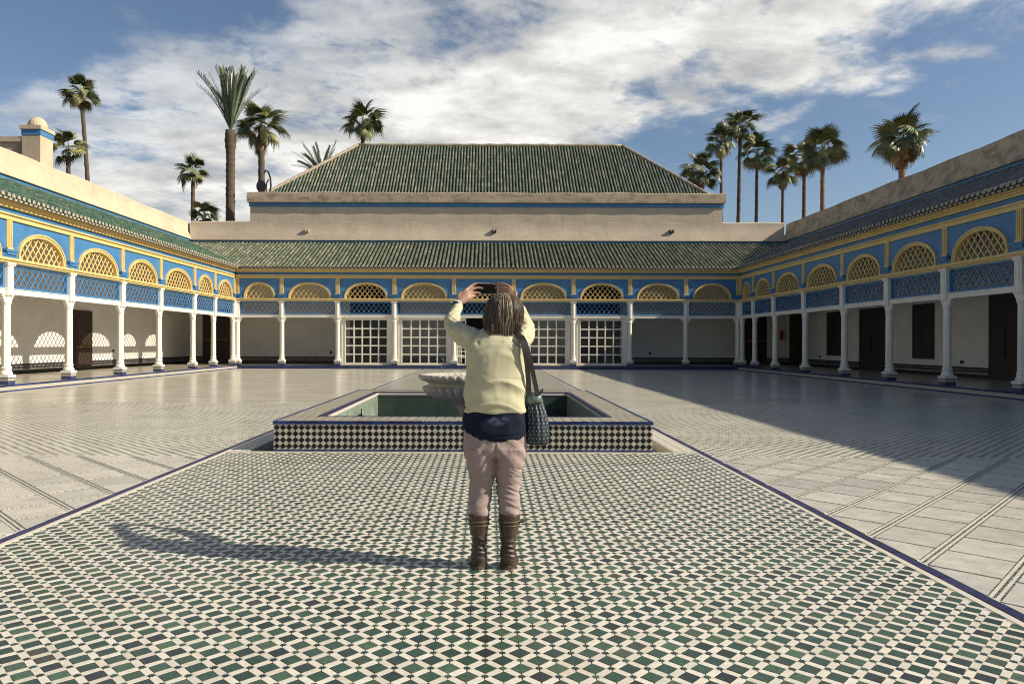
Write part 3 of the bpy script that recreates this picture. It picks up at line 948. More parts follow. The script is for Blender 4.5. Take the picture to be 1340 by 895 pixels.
def side_gallery(fr, sgn, root, cols, plast, mt):
    gallery(root, fr, cols, DS)
    S0, S1 = -8.0, YBK
    D = DS
    # floor platform and kerb
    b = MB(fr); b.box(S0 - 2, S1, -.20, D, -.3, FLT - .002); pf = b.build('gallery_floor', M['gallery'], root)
    b = MB(fr); b.box(S0 - 2, 36.82, -.30, -.201, -.3, .13); b.build('kerb', M['plinthpale'], pf)
    t = MB(fr); st_ = .30
    n = int((36.82 + 10) / st_)
    for i in range(n):
        s_ = -10 + i * st_; t.rn = random.random() + .001
        t.box(s_ + .004, s_ + st_ - .004, -.305, -.18, .131, FLT + .003)
        t.box(s_ + .004, s_ + st_ - .004, -.305, -.3005, .0, .035)
    t.build('kerb_tiles', M['bluekerb'], pf, kind='stuff')
    # inner wall
    b = MB(fr); b.box(S0 - 2, S1 + .4, D, D + .35, -.3, 6.45); wl = b.build('wall', M['wallin'], root)
    b = MB(fr); b.box(S0 - 2, S1, D - .02, D - .002, FLT, FLT + .12); b.box(S0 - 2, S1, D - .025, D - .002, FLT + .30, FLT + .36); b.build('dado_border', M['iron'], wl)
    b = MB(fr); b.box(S0 - 2, S1, D - .015, D - .002, FLT + .121, FLT + .299); b.build('dado', M['dado'], wl)
    b = MB(fr); b.box(S0 - 2, YBK - .1, .12, D - .002, 4.97, 5.05); b.build('ceiling', M['ceil'], root)
    # roof
    b = MB(fr)
    zc = lambda d_: roof_z(d_, SL_S)
    b.quad((S0 - 2, EA, zc(EA)), (37.1 + EA, EA, zc(EA)), (YBK, D, zc(D)), (S0 - 2, D, zc(D)))
    b.quad((S0 - 2, EA, zc(EA) - .05), (37.1 + EA, EA, zc(EA) - .05), (37.1 + EA, EA, zc(EA)), (S0 - 2, EA, zc(EA)))
    rf = b.build('roof', M['roofbed'], root)
    sl = np.arange(S0 - 2, YBK - .1, .212)
    d0 = lambda s_: EA if s_ < 37.1 + EA else (s_ - 37.1 - EA) * (SL_B / SL_S) + EA
    d0 = lambda s_: EA if s_ < 37.1 + EA else EA + (s_ - 37.1 - EA) * (D - EA) / (DB - EA)
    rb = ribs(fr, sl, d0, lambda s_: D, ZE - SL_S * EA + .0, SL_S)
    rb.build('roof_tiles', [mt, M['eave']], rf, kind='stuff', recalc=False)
    scallops(fr, [x for x in sl if x < 36.6], rf)
    # upper wall
    b = MB(fr)
    prof = [(D - .02, 6.4), (D - .02, 7.10), (D - .13, 7.115), (D - .13, 7.16), (D + .15, 7.60), (D + .16, 8.08), (D + .22, 8.15), (D + .55, 8.13), (D + .55, 6.4)]
    # slightly wavy hand-made coping
    ss = np.arange(S0 - 2, YBK + .01, .8)
    rs = []
    for s_ in ss:
        wv = .018 * math.sin(s_ * 1.7) + .014 * math.sin(s_ * .61 + 1)
        rs.append([(min(s_, YBK), p + (.012 * math.sin(s_ * 1.1 + z) if z > 7.55 else 0), z + (wv if z > 8.05 else 0)) for p, z in prof])
    rs.append([(YBK + .4, p, z) for p, z in prof])
    b.rings(rs); uw = b.build('upper_wall', plast, root); smooth_angle(uw, 35)
    b = MB(fr); b.box(S0 - 2, YBK - .05, D - .05, D - .021, 6.965, 7.098); b.build('wall_stripe', M['blue'], uw)
    return wl


def plank_door(fr, root, s0, s1, z0, z1, dface, n, mt, bolt=False, horiz=True):
    """a door of boards standing in a frame in front of the wall plane dface (towards the courtyard is smaller d)"""
    b = MB(fr); fw = .07
    b.box(s0 - fw, s0, dface - .05, dface - .002, z0, z1 + fw); b.box(s1, s1 + fw, dface - .05, dface - .002, z0, z1 + fw); b.box(s0, s1, dface - .05, dface - .002, z1, z1 + fw)
    b.box(s0, s1, dface - .012, dface - .002, z0, z1)
    dr = b.build('door', mt, root)
    for i in range(n):
        t = MB(fr)
        if horiz: t.box(s0 + .004, s1 - .004, dface - .036, dface - .013, z0 + (z1 - z0) * i / n + .004, z0 + (z1 - z0) * (i + 1) / n - .004)
        else: t.box(s0 + (s1 - s0) * i / n + .004, s0 + (s1 - s0) * (i + 1) / n - .004, dface - .036, dface - .013, z0, z1)
        t.build('plank', mt, dr)
    t = MB(fr); m_ = (s0 + s1) / 2; zb = z0 + (z1 - z0) * .44
    t.box(s0 + .05, s1 - .05, dface - .052, dface - .037, zb, zb + .05) if bolt else t.box(m_ - .03, m_ + .03, dface - .06, dface - .037, zb - .5, zb + .55)
    t.box(m_ - .12, m_ + .14, dface - .075, dface - .053 if bolt else dface - .061, zb - .02, zb + .03)
    t.build('bolt', M['brass'] if bolt else M['iron'], dr)
    return dr


def shutter(fr, root, s0, s1, z0, z1, dface, mt):
    b = MB(fr); fw = .06
    b.box(s0 - fw, s1 + fw, dface - .05, dface - .002, z1, z1 + fw); b.box(s0 - fw, s1 + fw, dface - .07, dface - .002, z0 - fw, z0)
    b.box(s0 - fw, s0, dface - .05, dface - .002, z0, z1); b.box(s1, s1 + fw, dface - .05, dface - .002, z0, z1)
    w = b.build('window', mt, root)
    m_ = (s0 + s1) / 2
    for a, c in ((s0 + .003, m_ - .004), (m_ + .004, s1 - .003)):
        t = MB(fr); t.box(a, c, dface - .03, dface - .002, z0 + .002, z1 - .002)
        for q in range(3):
            h = (z1 - z0) / 3; t.box(a + .07, c - .07, dface - .042, dface - .0305, z0 + q * h + .07, z0 + (q + 1) * h - .05)
        t.build('shutter', mt, w)
    return w


LC = [1.2, 4.2, 7.2, 10.2, 13.5, 16.5, 19.53, 22.45, 25.6, 28.6, 31.9, 34.3, 36.92]
RC = [2.8, 5.8, 8.8, 11.8, 14.7, 17.57, 20.45, 23.4, 26.35, 29.6, 32.7, 35.2, 36.92]
BC = [-12.80, -10.53, -7.67, -4.77, -1.72, 1.33, 4.38, 7.28, 10.14, 12.80]
left = thing('gallery_building', 'sunlit gallery with bright blue and yellow arches and lattice shadows inside', 'building', (-12.98, 24, 0), 'galleries around the courtyard')
side_gallery(fL, -1, left, LC, M['plaster_left'], M['rooftile'])
right = thing('gallery_building', 'gallery in deep shade under a dark tiled roof and weathered parapet', 'building', (12.98, 24, 0), 'galleries around the courtyard')
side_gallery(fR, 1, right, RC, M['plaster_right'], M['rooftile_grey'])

# left arched door
D = DS
b = MB(fL); b.box(29.3, 30.75, D - .06, D - .002, FLT, 2.62)
dl = b.build('door', M['wood'], left)
b = MB(fL); n = 14
poly = [(29.45, .22), (30.6, .22)] + [(30.025 + .575 * math.cos(math.pi * t / n), 2.05 + .40 * math.sin(math.pi * t / n)) for t in range(n + 1)]
b.prism(poly, D - .085, D - .061, axis=1); lf = b.build('leaf', M['wood'], dl)
for za, zb in ((.32, 1.02), (1.24, 2.18)):
    t = MB(fL); t.box(29.6, 30.45, D - .10, D - .086, za, zb); t.build('leaf_panel', M['wood'], dl)
t = MB(fL); t.box(29.5, 30.55, D - .105, D - .0865, 1.10, 1.14); t.box(29.7, 29.88, D - .12, D - .1055, 1.08, 1.17); t.build('bolt', M['brass'], dl)
# right doors and windows
for s0, s1, zt in ((38.8, 40.2, 2.87), (30.75, 32.65, 2.82), (22.8, 24.2, 2.96), (17.55, 19.0, 2.9)):
    plank_door(fR, right, s0, s1, FLT, zt, D, 11, M['woodr'])
for s0, s1 in ((34.45, 35.8), (27.33, 28.57)): shutter(fR, right, s0, s1, .83, 2.82, D, M['woodr'])
for s0 in (25.6, 36.6): t = MB(fR); t.box(s0, s0 + .15, D - .03, D - .002, .64, .75); t.build('wall_socket', M['iron'], right)
t = MB(fL); t.box(32.5, 32.62, D - .03, D - .002, .87, .98); t.build('wall_socket', M['iron'], left)

# ------------------------------------------------------------------ back gallery and hall
hall = thing('hall_building', 'hall with pyramidal green roof above a blue and yellow arcade with glazed doors', 'building', (0, 37.1, 0), 'galleries around the courtyard')
gallery(hall, fB, BC, DB)
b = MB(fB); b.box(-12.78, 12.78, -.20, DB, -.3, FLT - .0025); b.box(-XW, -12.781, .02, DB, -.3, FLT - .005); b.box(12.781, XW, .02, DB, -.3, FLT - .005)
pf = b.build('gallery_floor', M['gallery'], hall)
b = MB(fB); b.box(-12.679, 12.679, -.40, -.201, -.3, .131); b.build('kerb', M['plinth'], pf)
t = MB(fB)
for i in range(int(25.35 / .3)):
    s_ = -12.67 + i * .3; t.rn = random.random() + .001
    t.box(s_ + .004, s_ + .296, -.405, -.19, .132, FLT + .002); t.box(s_ + .004, s_ + .296, -.405, -.4005, 0, .04)
t.build('kerb_tiles', M['bluekerb'], pf, kind='stuff')
b = MB(fB); b.box(-XW + .01, XW - .01, DB, DB + .4, -.3, 6.6); wl = b.build('wall', M['wallin'], hall)
b = MB(fB); b.box(-XW + .01, XW - .01, DB - .02, DB - .002, FLT, FLT + .12); b.box(-XW + .01, XW - .01, DB - .025, DB - .002, FLT + .30, FLT + .36); b.build('dado_border', M['iron'], wl)
b = MB(fB); b.box(-XW + .01, XW - .01, DB - .015, DB - .002, FLT + .121, FLT + .299); b.build('dado', M['dado'], wl)
b = MB(fB); b.box(-XW + .03, XW - .03, .12, DB - .002, 4.98, 5.06); b.build('ceiling', M['ceil'], hall)
for s0, s1 in ((-16.0, -14.62), (14.3, 15.67)): plank_door(fB, hall, s0, s1, FLT, 3.1, DB, 8, M['woodr'], True, False)
for s0, s1 in ((-7.6, -5.1), (4.95, 7.3), (-1.35, 1.15)):
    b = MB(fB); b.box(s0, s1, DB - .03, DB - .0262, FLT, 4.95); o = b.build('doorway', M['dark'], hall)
    t = MB(fB); t.box(s0 - .15, s0, DB - .06, DB - .002, FLT, 4.96); t.box(s1, s1 + .15, DB - .06, DB - .002, FLT, 4.96); t.build('jamb', M['wood'], o)
for x in (-8.9, -8.2, 9.1): t = MB(fB); t.box(x, x + .12, DB - .03, DB - .002, .72, .84); t.build('wall_socket', M['iron'], hall)

# glazed doors between the middle columns
pane_cache = {}
def glazed(s0, s1, npx):
    b = MB(fB); z0, z1 = FLT + .02, 2.598
    a0, a1 = s0 + .13, s1 - .13; g0, g1, gz0, gz1 = a0 + .27, a1 - .27, .30, 2.48
    b.box(a0, g0, .06, .12, z0, z1); b.box(g1, a1, .06, .12, z0, z1); b.box(g0, g1, .06, .12, z0, gz0); b.box(g0, g1, .06, .12, gz1, z1)
    b.box(a0 + .07, a0 + .10, .045, .0595, z0 + .1, z1 - .02); b.box(g0 - .05, g0 - .012, .04, .0595, z0 + .1, z1 - .02); b.box(g1 + .012, g1 + .05, .04, .0595, z0 + .1, z1 - .02)
    gd = b.build('glazed_door', M['whitepaint'], hall)
    b = MB(fB); b.box(a0, a1, .0, .055, FLT + .004, FLT + .07); b.build('threshold', M['cream'], gd)
    b = MB(fB); w, h = (g1 - g0) / npx, (gz1 - gz0) / 5
    for i in range(1, npx): b.box(g0 + i * w - .035, g0 + i * w + .035, .065, .115, gz0, gz1)
    for j in range(1, 5):
        for i in range(npx): b.box(g0 + i * w + (.036 if i else 0), g0 + (i + 1) * w - (.036 if i < npx - 1 else 0), .068, .112, gz0 + j * h - .032, gz0 + j * h + .032)
    b.build('glazing_bars', M['whitepaint'], gd)
    key = (round(w, 3), round(h, 3))
    if key not in pane_cache:
        t = MB(); t.quad((-w / 2, 0, -h / 2), (w / 2, 0, -h / 2), (w / 2, 0, h / 2), (-w / 2, 0, h / 2)); pane_cache[key] = t.mesh('pane', M['glass'])
    for i in range(npx):
        for j in range(5):
            o = link('pane', pane_cache[key], gd, Vector((g0 + (i + .5) * w, 37.1 + .09, gz0 + (j + .5) * h)) - ORG[gd])
            o.rotation_euler = (random.gauss(0, .01), 0, random.gauss(0, .012))
    return gd
for i in (2, 3, 5, 6): glazed(BC[i], BC[i + 1], 5)
# middle bay: narrow fixed leaves either side of the open doorway
for a0, a1 in ((-1.59, -1.10), (.71, 1.2)):
    b = MB(fB); b.box(a0, a0 + .06, .06, .12, FLT + .02, 2.597); b.box(a1 - .06, a1, .06, .12, FLT + .02, 2.597); b.box(a0 + .06, a1 - .06, .06, .12, 2.45, 2.597)
    m_ = (a0 + a1) / 2
    b.box(m_ - .03, m_ + .03, .07, .11, .3, 2.449)
    for j in range(6): b.box(a0 + .06, a1 - .06, .071 + .0, .109, FLT + .02 + j * .45, FLT + .09 + j * .45)
    b.build('side_light', M['whitepaint'], hall)
bar = thing('barrier', 'low white railing standing in the open middle doorway of the arcade', 'railing', (-1.0, 37.5, FLT))
b = MB()
for z in (.45, .75, 1.02): b.box(-1.55, -.75, 37.48, 37.53, FLT + z - .06, FLT + z)
b.build('bar', M['whitepaint'], bar)
for x in (-1.5, -.85):
    b = MB(); b.box(x, x + .05, 37.475, 37.535, FLT, FLT + 1.06); b.build('post', M['whitepaint'], bar)

# back roof and upper walls
b = MB(fB); zc = lambda d_: roof_z(d_, SL_B)
LX, RX_ = -12.98, 12.98
b.quad((LX - EA, EA, zc(EA)), (RX_ + EA, EA, zc(EA)), (RX_ + DS, DB, zc(DB)), (LX - DS, DB, zc(DB)))
b.quad((LX - EA, EA, zc(EA) - .05), (RX_ + EA, EA, zc(EA) - .05), (RX_ + EA, EA, zc(EA)), (LX - EA, EA, zc(EA)))
rf = b.build('roof', M['roofbed'], hall)
sl = np.arange(-XW + .1, XW - .1, .212)
def d0b(x):
    e = abs(x) - 12.98 - EA
    return EA if e < 0 else EA + e * (DB - EA) / (DS - EA)
ribs(fB, sl, d0b, lambda s_: DB, ZE - SL_B * EA, SL_B).build('roof_tiles', [M['rooftile_old'], M['eave']], rf, kind='stuff', recalc=False)
b = MB(fB)
prof = [(DB - .02, 6.3), (DB - .02, 7.07), (DB - .15, 7.08), (DB - .15, 7.12), (DB + .10, 7.53), (DB + .11, 8.13), (DB + .17, 8.19), (DB + .5, 8.17), (DB + .5, 6.3)]
xs = list(np.arange(-XW, XW + .01, .7))
rs = []
for x in xs:
    wv = .015 * math.sin(x * 1.3) + .012 * math.sin(x * 2.9 + 1)
    rs.append([(x, p + (.01 * math.sin(x * 2.1 + z) if z > 7.3 else 0), z + (wv if z > 7.4 else 0)) for p, z in prof])
b.rings(rs); uw = b.build('upper_wall', M['plaster'], hall); smooth_angle(uw, 35)
b = MB(fB); b.box(-XW + .07, XW - .07, DB - .04, DB - .021, 6.87, 7.068); b.build('wall_stripe', M['blue'], uw)
scallops(fB, [x for x in sl if abs(x + .1) < 12.5], rf)
# raised block with coping
b = MB(fB); b.box(-13.46, 13.28, DB + .115, DB + 12, 7.9, 9.23); bl = b.build('block_wall', M['plaster'], hall)
b = MB(fB)
rs = []
for x in np.arange(-13.59, 13.42, .6):
    wv = .014 * math.sin(x * 1.9) + .012 * math.sin(x * .8 + 2)
    rs.append([(x, DB - .09 + .01 * math.sin(x * 3), 9.231), (x, DB - .11 + .01 * math.sin(x * 2), 9.5), (x, DB - .10, 9.76 + wv), (x, DB + .02, 9.81 + wv), (x, DB + 11.9, 9.81), (x, DB + 11.9, 9.231)])
b.rings(rs); cp = b.build('coping', M['plaster_cap'], hall); smooth_angle(cp, 35)
b = MB(fB); b.box(-13.52, 13.35, DB + .07, DB + .114, 9.0, 9.229); b.build('wall_stripe', M['blue'], bl)
for x in (-10.35, .24, 10.25):
    b = MB(fB); b.box(x, x + .24, DB - .08, DB + .1, 7.55, 7.63); b.box(x, x + .05, DB - .08, DB + .1, 7.631, 7.73); b.box(x + .19, x + .24, DB - .08, DB + .1, 7.631, 7.73); b.build('water_spout', M['plaster_cap'] if x < -5 else M['iron'], hall)
# pyramid roof
EX0, EX1, EY, EZ = -12.96, 12.86, 41.95, 9.84
RX0, RX1, RYY, RZ = -8.34, 8.59, 46.5, 13.94
EY2 = 2 * RYY - EY
b = MB()
b.quad((EX0, EY, EZ), (EX1, EY, EZ), (RX1, RYY, RZ), (RX0, RYY, RZ)); b.quad((EX0, EY2, EZ), (EX1, EY2, EZ), (RX1, RYY, RZ), (RX0, RYY, RZ))
b.quad((EX0, EY, EZ), (RX0, RYY, RZ), (EX0, EY2, EZ)); b.quad((EX1, EY, EZ), (RX1, RYY, RZ), (EX1, EY2, EZ))
hr = b.build('pyramid_roof', M['roofbed'], hall)
run = RYY - EY; slp = (RZ - EZ) / run
def d1h(x):
    if x < RX0: return run * (x - EX0) / (RX0 - EX0)
    if x > RX1: return run * (EX1 - x) / (EX1 - RX1)
    return run
fH = lambda s, d, z: (s, EY + d, z)
r1 = ribs(fH, np.arange(EX0 + .1, EX1, .187), lambda s_: 0.0, d1h, EZ, slp, .060, .36)
r1.build('roof_tiles', [M['rooftile_old'], M['eave']], hr, kind='stuff', recalc=False)
for e0, e1, nm in ((EX0, RX0, 1), (EX1, RX1, -1)):
    fS = (lambda s, d, z, e0=e0, nm=nm: (e0 + nm * d, s, z))
    rn_ = abs(e1 - e0)
    r2 = ribs(fS, np.arange(EY + .1, EY2, .187), lambda s_: 0.0, lambda s_: rn_ * (1 - abs(s_ - RYY) / run), EZ, (RZ - EZ) / rn_, .060, .36)
    r2.build('roof_tiles', [M['rooftile_old'], M['eave']], hr, kind='stuff', recalc=False)
b = MB()
for p0, p1 in (((EX0, EY, EZ), (RX0, RYY, RZ)), ((EX1, EY, EZ), (RX1, RYY, RZ)), ((RX0, RYY, RZ), (RX1, RYY, RZ)), ((EX0, EY2, EZ), (RX0, RYY, RZ)), ((EX1, EY2, EZ), (RX1, RYY, RZ))):
    b.tube([Vector(p0).lerp(Vector(p1), q / 30) + Vector((0, 0, .05 + .02 * (q % 2))) for q in range(31)], [.10 + .015 * (q % 2) for q in range(31)], 8)
b.tube([(EX0, EY - .02, EZ + .03), (EX1, EY - .02, EZ + .03)], .10, 8)
b.build('ridge_cap', M['ridge'], hr, smooth=True)

# ------------------------------------------------------------------ turret on the left building
TY = 30.7
tur = thing('turret', 'square turret with a ribbed dome rising behind the sunlit parapet', 'turret', (-19.4, TY, 0))
b = MB(); tx0, tx1 = at(28, 0, TY).x, at(52, 0, TY).x; ty1 = TY + .90
b.box(tx0, tx1, TY, ty1, -.9, 10.08); b.build('tower', M['plaster_left'], tur)
b = MB(); b.box(tx0 - .02, tx1 + .02, TY - .02, ty1 + .02, 10.081, 10.32); b.build('stripe', M['blue'], tur)
b = MB(); b.box(tx0 - .07, tx1 + .06, TY - .07, ty1 + .06, 10.321, 10.48); b.build('cap', M['plaster_left'], tur)
cx, cy = (tx0 + tx1) / 2, (TY + ty1) / 2
b = MB(); b.lathe([(0.38 * math.cos(t * math.pi / 16), 10.482 + .49 * math.sin(t * math.pi / 16)) for t in range(8)] + [(.01, 10.975)], 56, (cx, cy), lambda a, z: 1 + .05 * abs(math.cos(a * 9)))
b.build('dome', M['plaster_left'], tur, smooth=True)
b = MB(); b.box(tx0 - 6, tx0 - .001, TY + .1, TY + .5, -.9, 9.8); b.build('side_wall', M['plaster_right'], tur)
b = MB(); b.box(tx0 - 6, tx0 - .002, TY + .02, TY + .6, 9.801, 10.02); b.build('wall_coping', M['plaster_left'], tur)

# fire extinguisher
ex = thing('fire_extinguisher', 'small red fire extinguisher hung on the shaded wall in the right corner', 'fire extinguisher', (XW - .28, 40.85, 1.45))
M['red'] = pmat('red paint', (.30, .02, .02), .1, 5, .35)
b = MB(); b.lathe([(.02, 1.5), (.085, 1.51), (.09, 1.55), (.09, 1.95), (.06, 2.02), (.03, 2.05)], 12, (XW - .28, 40.8)); b.build('cylinder', M['red'], ex, smooth=True)
b = MB(); ex_x = XW - .28; b.box(ex_x - .03, ex_x + .03, 40.76, 40.88, 2.052, 2.10); b.tube([(ex_x, 40.76, 2.07), (ex_x + .11, 40.75, 2.0), (ex_x + .12, 40.75, 1.7)], .014, 6); b.build('hose', M['iron'], ex)

# floodlight at the end of the roof
fl = thing('floodlight', 'black round floodlight with a curved bracket on the left end of the hall roof', 'lamp', tuple(at(345, 250, 41.6)))
b = MB(); c = at(341.5, 245, 41.6); rr = .28
b.rings([[(c.x + q * math.cos(2 * math.pi * t / 16), c.y + e, c.z + q * 1.25 * math.sin(2 * math.pi * t / 16)) for t in range(16)] for q, e in ((.12, .25), (.25, .12), (rr, 0), (rr, -.06), (rr * .85, -.07))])
b.build('head', M['iron'], fl)
b = MB(); b.tube([at(352.5, 252, 41.6), at(354, 244, 41.6), at(353, 233, 41.6), at(350.5, 226, 41.6), at(347, 224, 41.6), at(345, 228, 41.6)], .05, 6)
b.tube([at(348, 252, 41.6), at(348.5, 240, 41.6), at(351, 236, 41.6)], .045, 6); b.build('bracket', M['iron'], fl)


# ================================================================== PALMS
def fan_frond(pet, rad, nb, droop, wide, mat):
    b = MB()
    b.tube([(0, 0, 0), (pet * .5, 0, .02), (pet, 0, -.01)], [.022, .016, .012], 4)
    for i in range(nb):
        t = (i / (nb - 1) - .5) * 2; a = t * wide
        L = rad * (1 - .28 * abs(t) ** 2) * random.uniform(.9, 1.08); w = rad * .070
        ca, sa = math.cos(a), math.sin(a)
        segs = []
        for q, ww in ((0, .35), (.45, 1.0), (.75, .6), (1, .06)):
            x = pet + ca * L * q; y = sa * L * q; z = -.01 - droop * L * (q ** 2.6) + .05 * rad * (i % 2) * q + .10 * rad * abs(t) * q
            segs.append(((x + sa * w * ww, y - ca * w * ww, z - .02), (x, y, z + .025 * rad * ww), (x - sa * w * ww, y + ca * w * ww, z - .02)))
        i0 = b.add([p for s3 in segs for p in s3])
        for q in range(3):
            for c in range(2): b.face((i0 + q * 3 + c, i0 + q * 3 + c + 1, i0 + (q + 1) * 3 + c + 1, i0 + (q + 1) * 3 + c))
    return b.mesh('frond', mat, recalc=False)


FANS = [fan_frond(pt_, 1.0, 15, dr, wd, M['leaf']) for pt_, dr, wd in ((1.05, .45, 1.45), (.9, .65, 1.3), (1.15, .8, 1.15), (.95, .95, 1.0))]
DEAD = [fan_frond(.8, 1.0, 12, dr, .8, M['deadleaf']) for dr in (.6, .8, .7)]


def date_frond(L, bend):
    b = MB()
    n = 24; pts = []
    for i in range(n + 1):
        t = i / n; pts.append((L * t * math.cos(bend * t * .6), 0, -L * t * math.sin(bend * t * t * .8)))
    b.tube(pts[::3], [.045 * (1 - .8 * q / 8) for q in range(len(pts[::3]))], 4)
    for i in range(4, n + 1):
        for sub in (0, .5):
            t = min(1, (i + sub) / n); k0 = min(int(t * n), n - 1); p = Vector(pts[k0]).lerp(Vector(pts[k0 + 1]), t * n - k0)
            ln = L * .155 * (1 - .55 * max(0, t - .35)) * min(1, .45 + 2.2 * (t - .12))
            for sg in (-1, 1):
                dr = Vector((.86, sg * .44, .26 + random.uniform(-.12, .12))).normalized()
                sd = Vector((dr.y, -dr.x, 0)).normalized() * .030
                q = p + dr * ln * random.uniform(.85, 1.05)
                m = p.lerp(q, .5)
                i0 = b.add([p - sd * .4, p + sd * .4, m + sd, q, m - sd]); b.face((i0, i0 + 1, i0 + 2, i0 + 3, i0 + 4))
    return b.mesh('frond', M['dateleaf'], recalc=False)


DATES = [date_frond(3.9, bd) for bd in (.06, .16, .26)]


def trunk(root, base, top, r0, r1, mat, lean=.0, rings=26, boots=False):
    b = MB(); rs = []; base, top = Vector(base), Vector(top)
    n = 12; N = rings * 3
    for i in range(N + 1):
        t = i / N; c = base.lerp(top, t) + Vector((lean * math.sin(t * math.pi), 0, 0))
        r_ = r0 + (r1 - r0) * t; r_ *= (1.0, 1.06, .97)[i % 3]
        if boots and t > .9: r_ *= 1 + 5.5 * (t - .9) * (1.0 - max(0, t - .96) * 18)
        rs.append([(c.x + r_ * math.cos(2 * math.pi * q / n + i) * random.uniform(.93, 1.07), c.y + r_ * math.sin(2 * math.pi * q / n + i) * random.uniform(.93, 1.07), c.z) for q in range(n)])
    # keep rings aligned
    rs = [[(base.lerp(top, i / N).x + lean * math.sin(i / N * math.pi) + (r0 + (r1 - r0) * i / N) * (1.0, 1.07, .96)[i % 3] * ((1 + 5.5 * max(0, i / N - .9) * (1 - max(0, i / N - .96) * 18)) if boots else 1) * random.uniform(.93, 1.07) * math.cos(2 * math.pi * q / n),
            base.y + (r0 + (r1 - r0) * i / N) * (1.0, 1.07, .96)[i % 3] * ((1 + 5.5 * max(0, i / N - .9) * (1 - max(0, i / N - .96) * 18)) if boots else 1) * random.uniform(.93, 1.07) * math.sin(2 * math.pi * q / n),
            base.z + (top.z - base.z) * i / N) for q in range(n)] for i in range(N + 1)]
    b.rings(rs); b.build('trunk', mat, root, smooth=True)


def fan_palm(px, py, rpx, Y, label, base_px=None, dead=.15, tw=6, squash=1.0, n=46, skirt=0, warm=False, lean=0):
    c = at(px, py, Y); rad = rpx * Y / F
    bx = at(base_px if base_px is not None else px, 300, Y).x
    root = thing('palm_tree', label, 'palm tree', (bx, Y, -.9), 'palm trees behind the courtyard')
    n = int(n * .95)
    trunk(root, (bx, Y, -.9), (c.x, Y, c.z - rad * .05), tw * Y / F * .62, tw * Y / F * .42, M['barkw'] if warm else M['bark'], lean)
    sc = rad / 1.75
    GA = 2.39996
    org = Vector((bx, Y, -.9))
    for i in range(n):
        t = (i + .5) / n
        el = R(84) - t ** .9 * R(140) * squash + random.gauss(0, .2)
        az = i * GA + random.gauss(0, .25)
        dd = el < R(-38) and random.random() < dead * 2.2
        me = random.choice(DEAD if dd else FANS)
        o = link('dead_frond' if dd else 'frond', me, root, c - org + Vector((0, 0, random.uniform(-.25, .1) * sc)))
        o.rotation_euler = (random.gauss(0, .55), -el, az)
        o.scale = (sc * random.uniform(.72, 1.14),) * 3
    for i in range(int(skirt * 34)):
        az = i * GA; el = R(-62) - random.random() * R(24)
        o = link('dead_frond', random.choice(DEAD), root, c - org + Vector((0, 0, -random.random() * rad * .55 * skirt)))
        o.rotation_euler = (random.gauss(0, .3), -el, az); o.scale = (sc * random.uniform(.6, .85),) * 3
    return root


def date_palm(px, py, Lpx, Y, label, n=34, up=(25, 85), tw=11, tpx=None, half=False):
    c = at(px, py, Y); L = Lpx * Y / F
    root = thing('palm_tree', label, 'palm tree', (c.x, Y, -.9), 'palm trees behind the courtyard')
    trunk(root, (c.x, Y, -.9), (c.x, Y, c.z), tw * Y / F * .5, tw * Y / F * .47, M['bark'], 0, 40, True)
    org = Vector((c.x, Y, -.9))
    for i in range(n):
        t = (i + .5) / n; el = R(up[1]) - t ** 1.1 * R(up[1] - up[0]); az = i * 2.39996 + random.gauss(0, .2)
        o = link('frond', DATES[min(2, int(t * 3))], root, c - org)
        o.rotation_euler = (random.gauss(0, .5), -el + random.gauss(0, .03), az); o.scale = (L / 3.9 * random.uniform(.88, 1.06),) * 3


fan_palm(105, 124, 22, 58, 'tall slender leaning fan palm, the one next to the domed turret', 112, .25, 5.5, .95, 44, .45, lean=.5)
fan_palm(89, 196, 22, 50, 'short fan palm half hidden by the domed turret', 88, .05, 6, .85, 30)
fan_palm(252, 227, 22, 62, 'small fan palm just left of the thick date palm trunk', None, .08, 5.5, .85, 36)
fan_palm(267, 282, 18, 56, 'low palm crown just peeping over the wall by the date palm trunk', None, .05, 6, .8, 30)
date_palm(301, 172, 77, 55, 'tall date palm with thick trunk and upright feathery fronds', 32, (64, 89), 12)
fan_palm(341, 166, 30, 50, 'shaggy fan palm with brown skirt above the floodlight', 344, .3, 9, 1.0, 46, 1.0)
date_palm(421, 232, 46, 54, 'date palm whose frond tips show over the left roof slope', 22, (20, 70), 12)
fan_palm(474, 162, 26, 60, 'fan palm standing at the left end of the roof ridge', 475, .08, 6, .9, 44)
fan_palm(917, 224, 25, 58, 'dense fan palm rising from behind the right roof slope', None, .2, 8, .9, 48, .25)
fan_palm(943, 183, 21, 62, 'thin fan palm directly left of the tallest palm in the right cluster', 944, .15, 4.2, 1.0, 40, .1)
fan_palm(968, 166, 25, 66, 'tallest fan palm of the cluster on the right', 962, .08, 5, .92, 44)
fan_palm(990, 200, 22, 64, 'fan palm directly right of the tallest palm, crown below it', 987, .3, 4.4, 1.0, 44, .35)
fan_palm(1024, 224, 21, 60, 'ragged brown fan palm standing alone in the middle of the right cluster', 1022, .4, 4.2, 1.05, 42, .7)
fan_palm(1052, 204, 24, 63, 'brown skirted fan palm partly hidden behind its greener neighbour', 1050, .45, 5, 1.0, 42, .6)
fan_palm(1076, 194, 28, 57, 'large green fan palm with a reddish trunk, rightmost of the cluster', 1075, .12, 6, .98, 50, .1, warm=True)
fan_palm(1180, 180, 33, 52, 'big bushy fan palm standing alone above the shaded parapet', 1178, .4, 9, 1.05, 60, .9, warm=True)

# ================================================================== PERSON
PY = 4.25


def Wp(px, py, dy=0.0):
    return at(px, py, PY + dy)


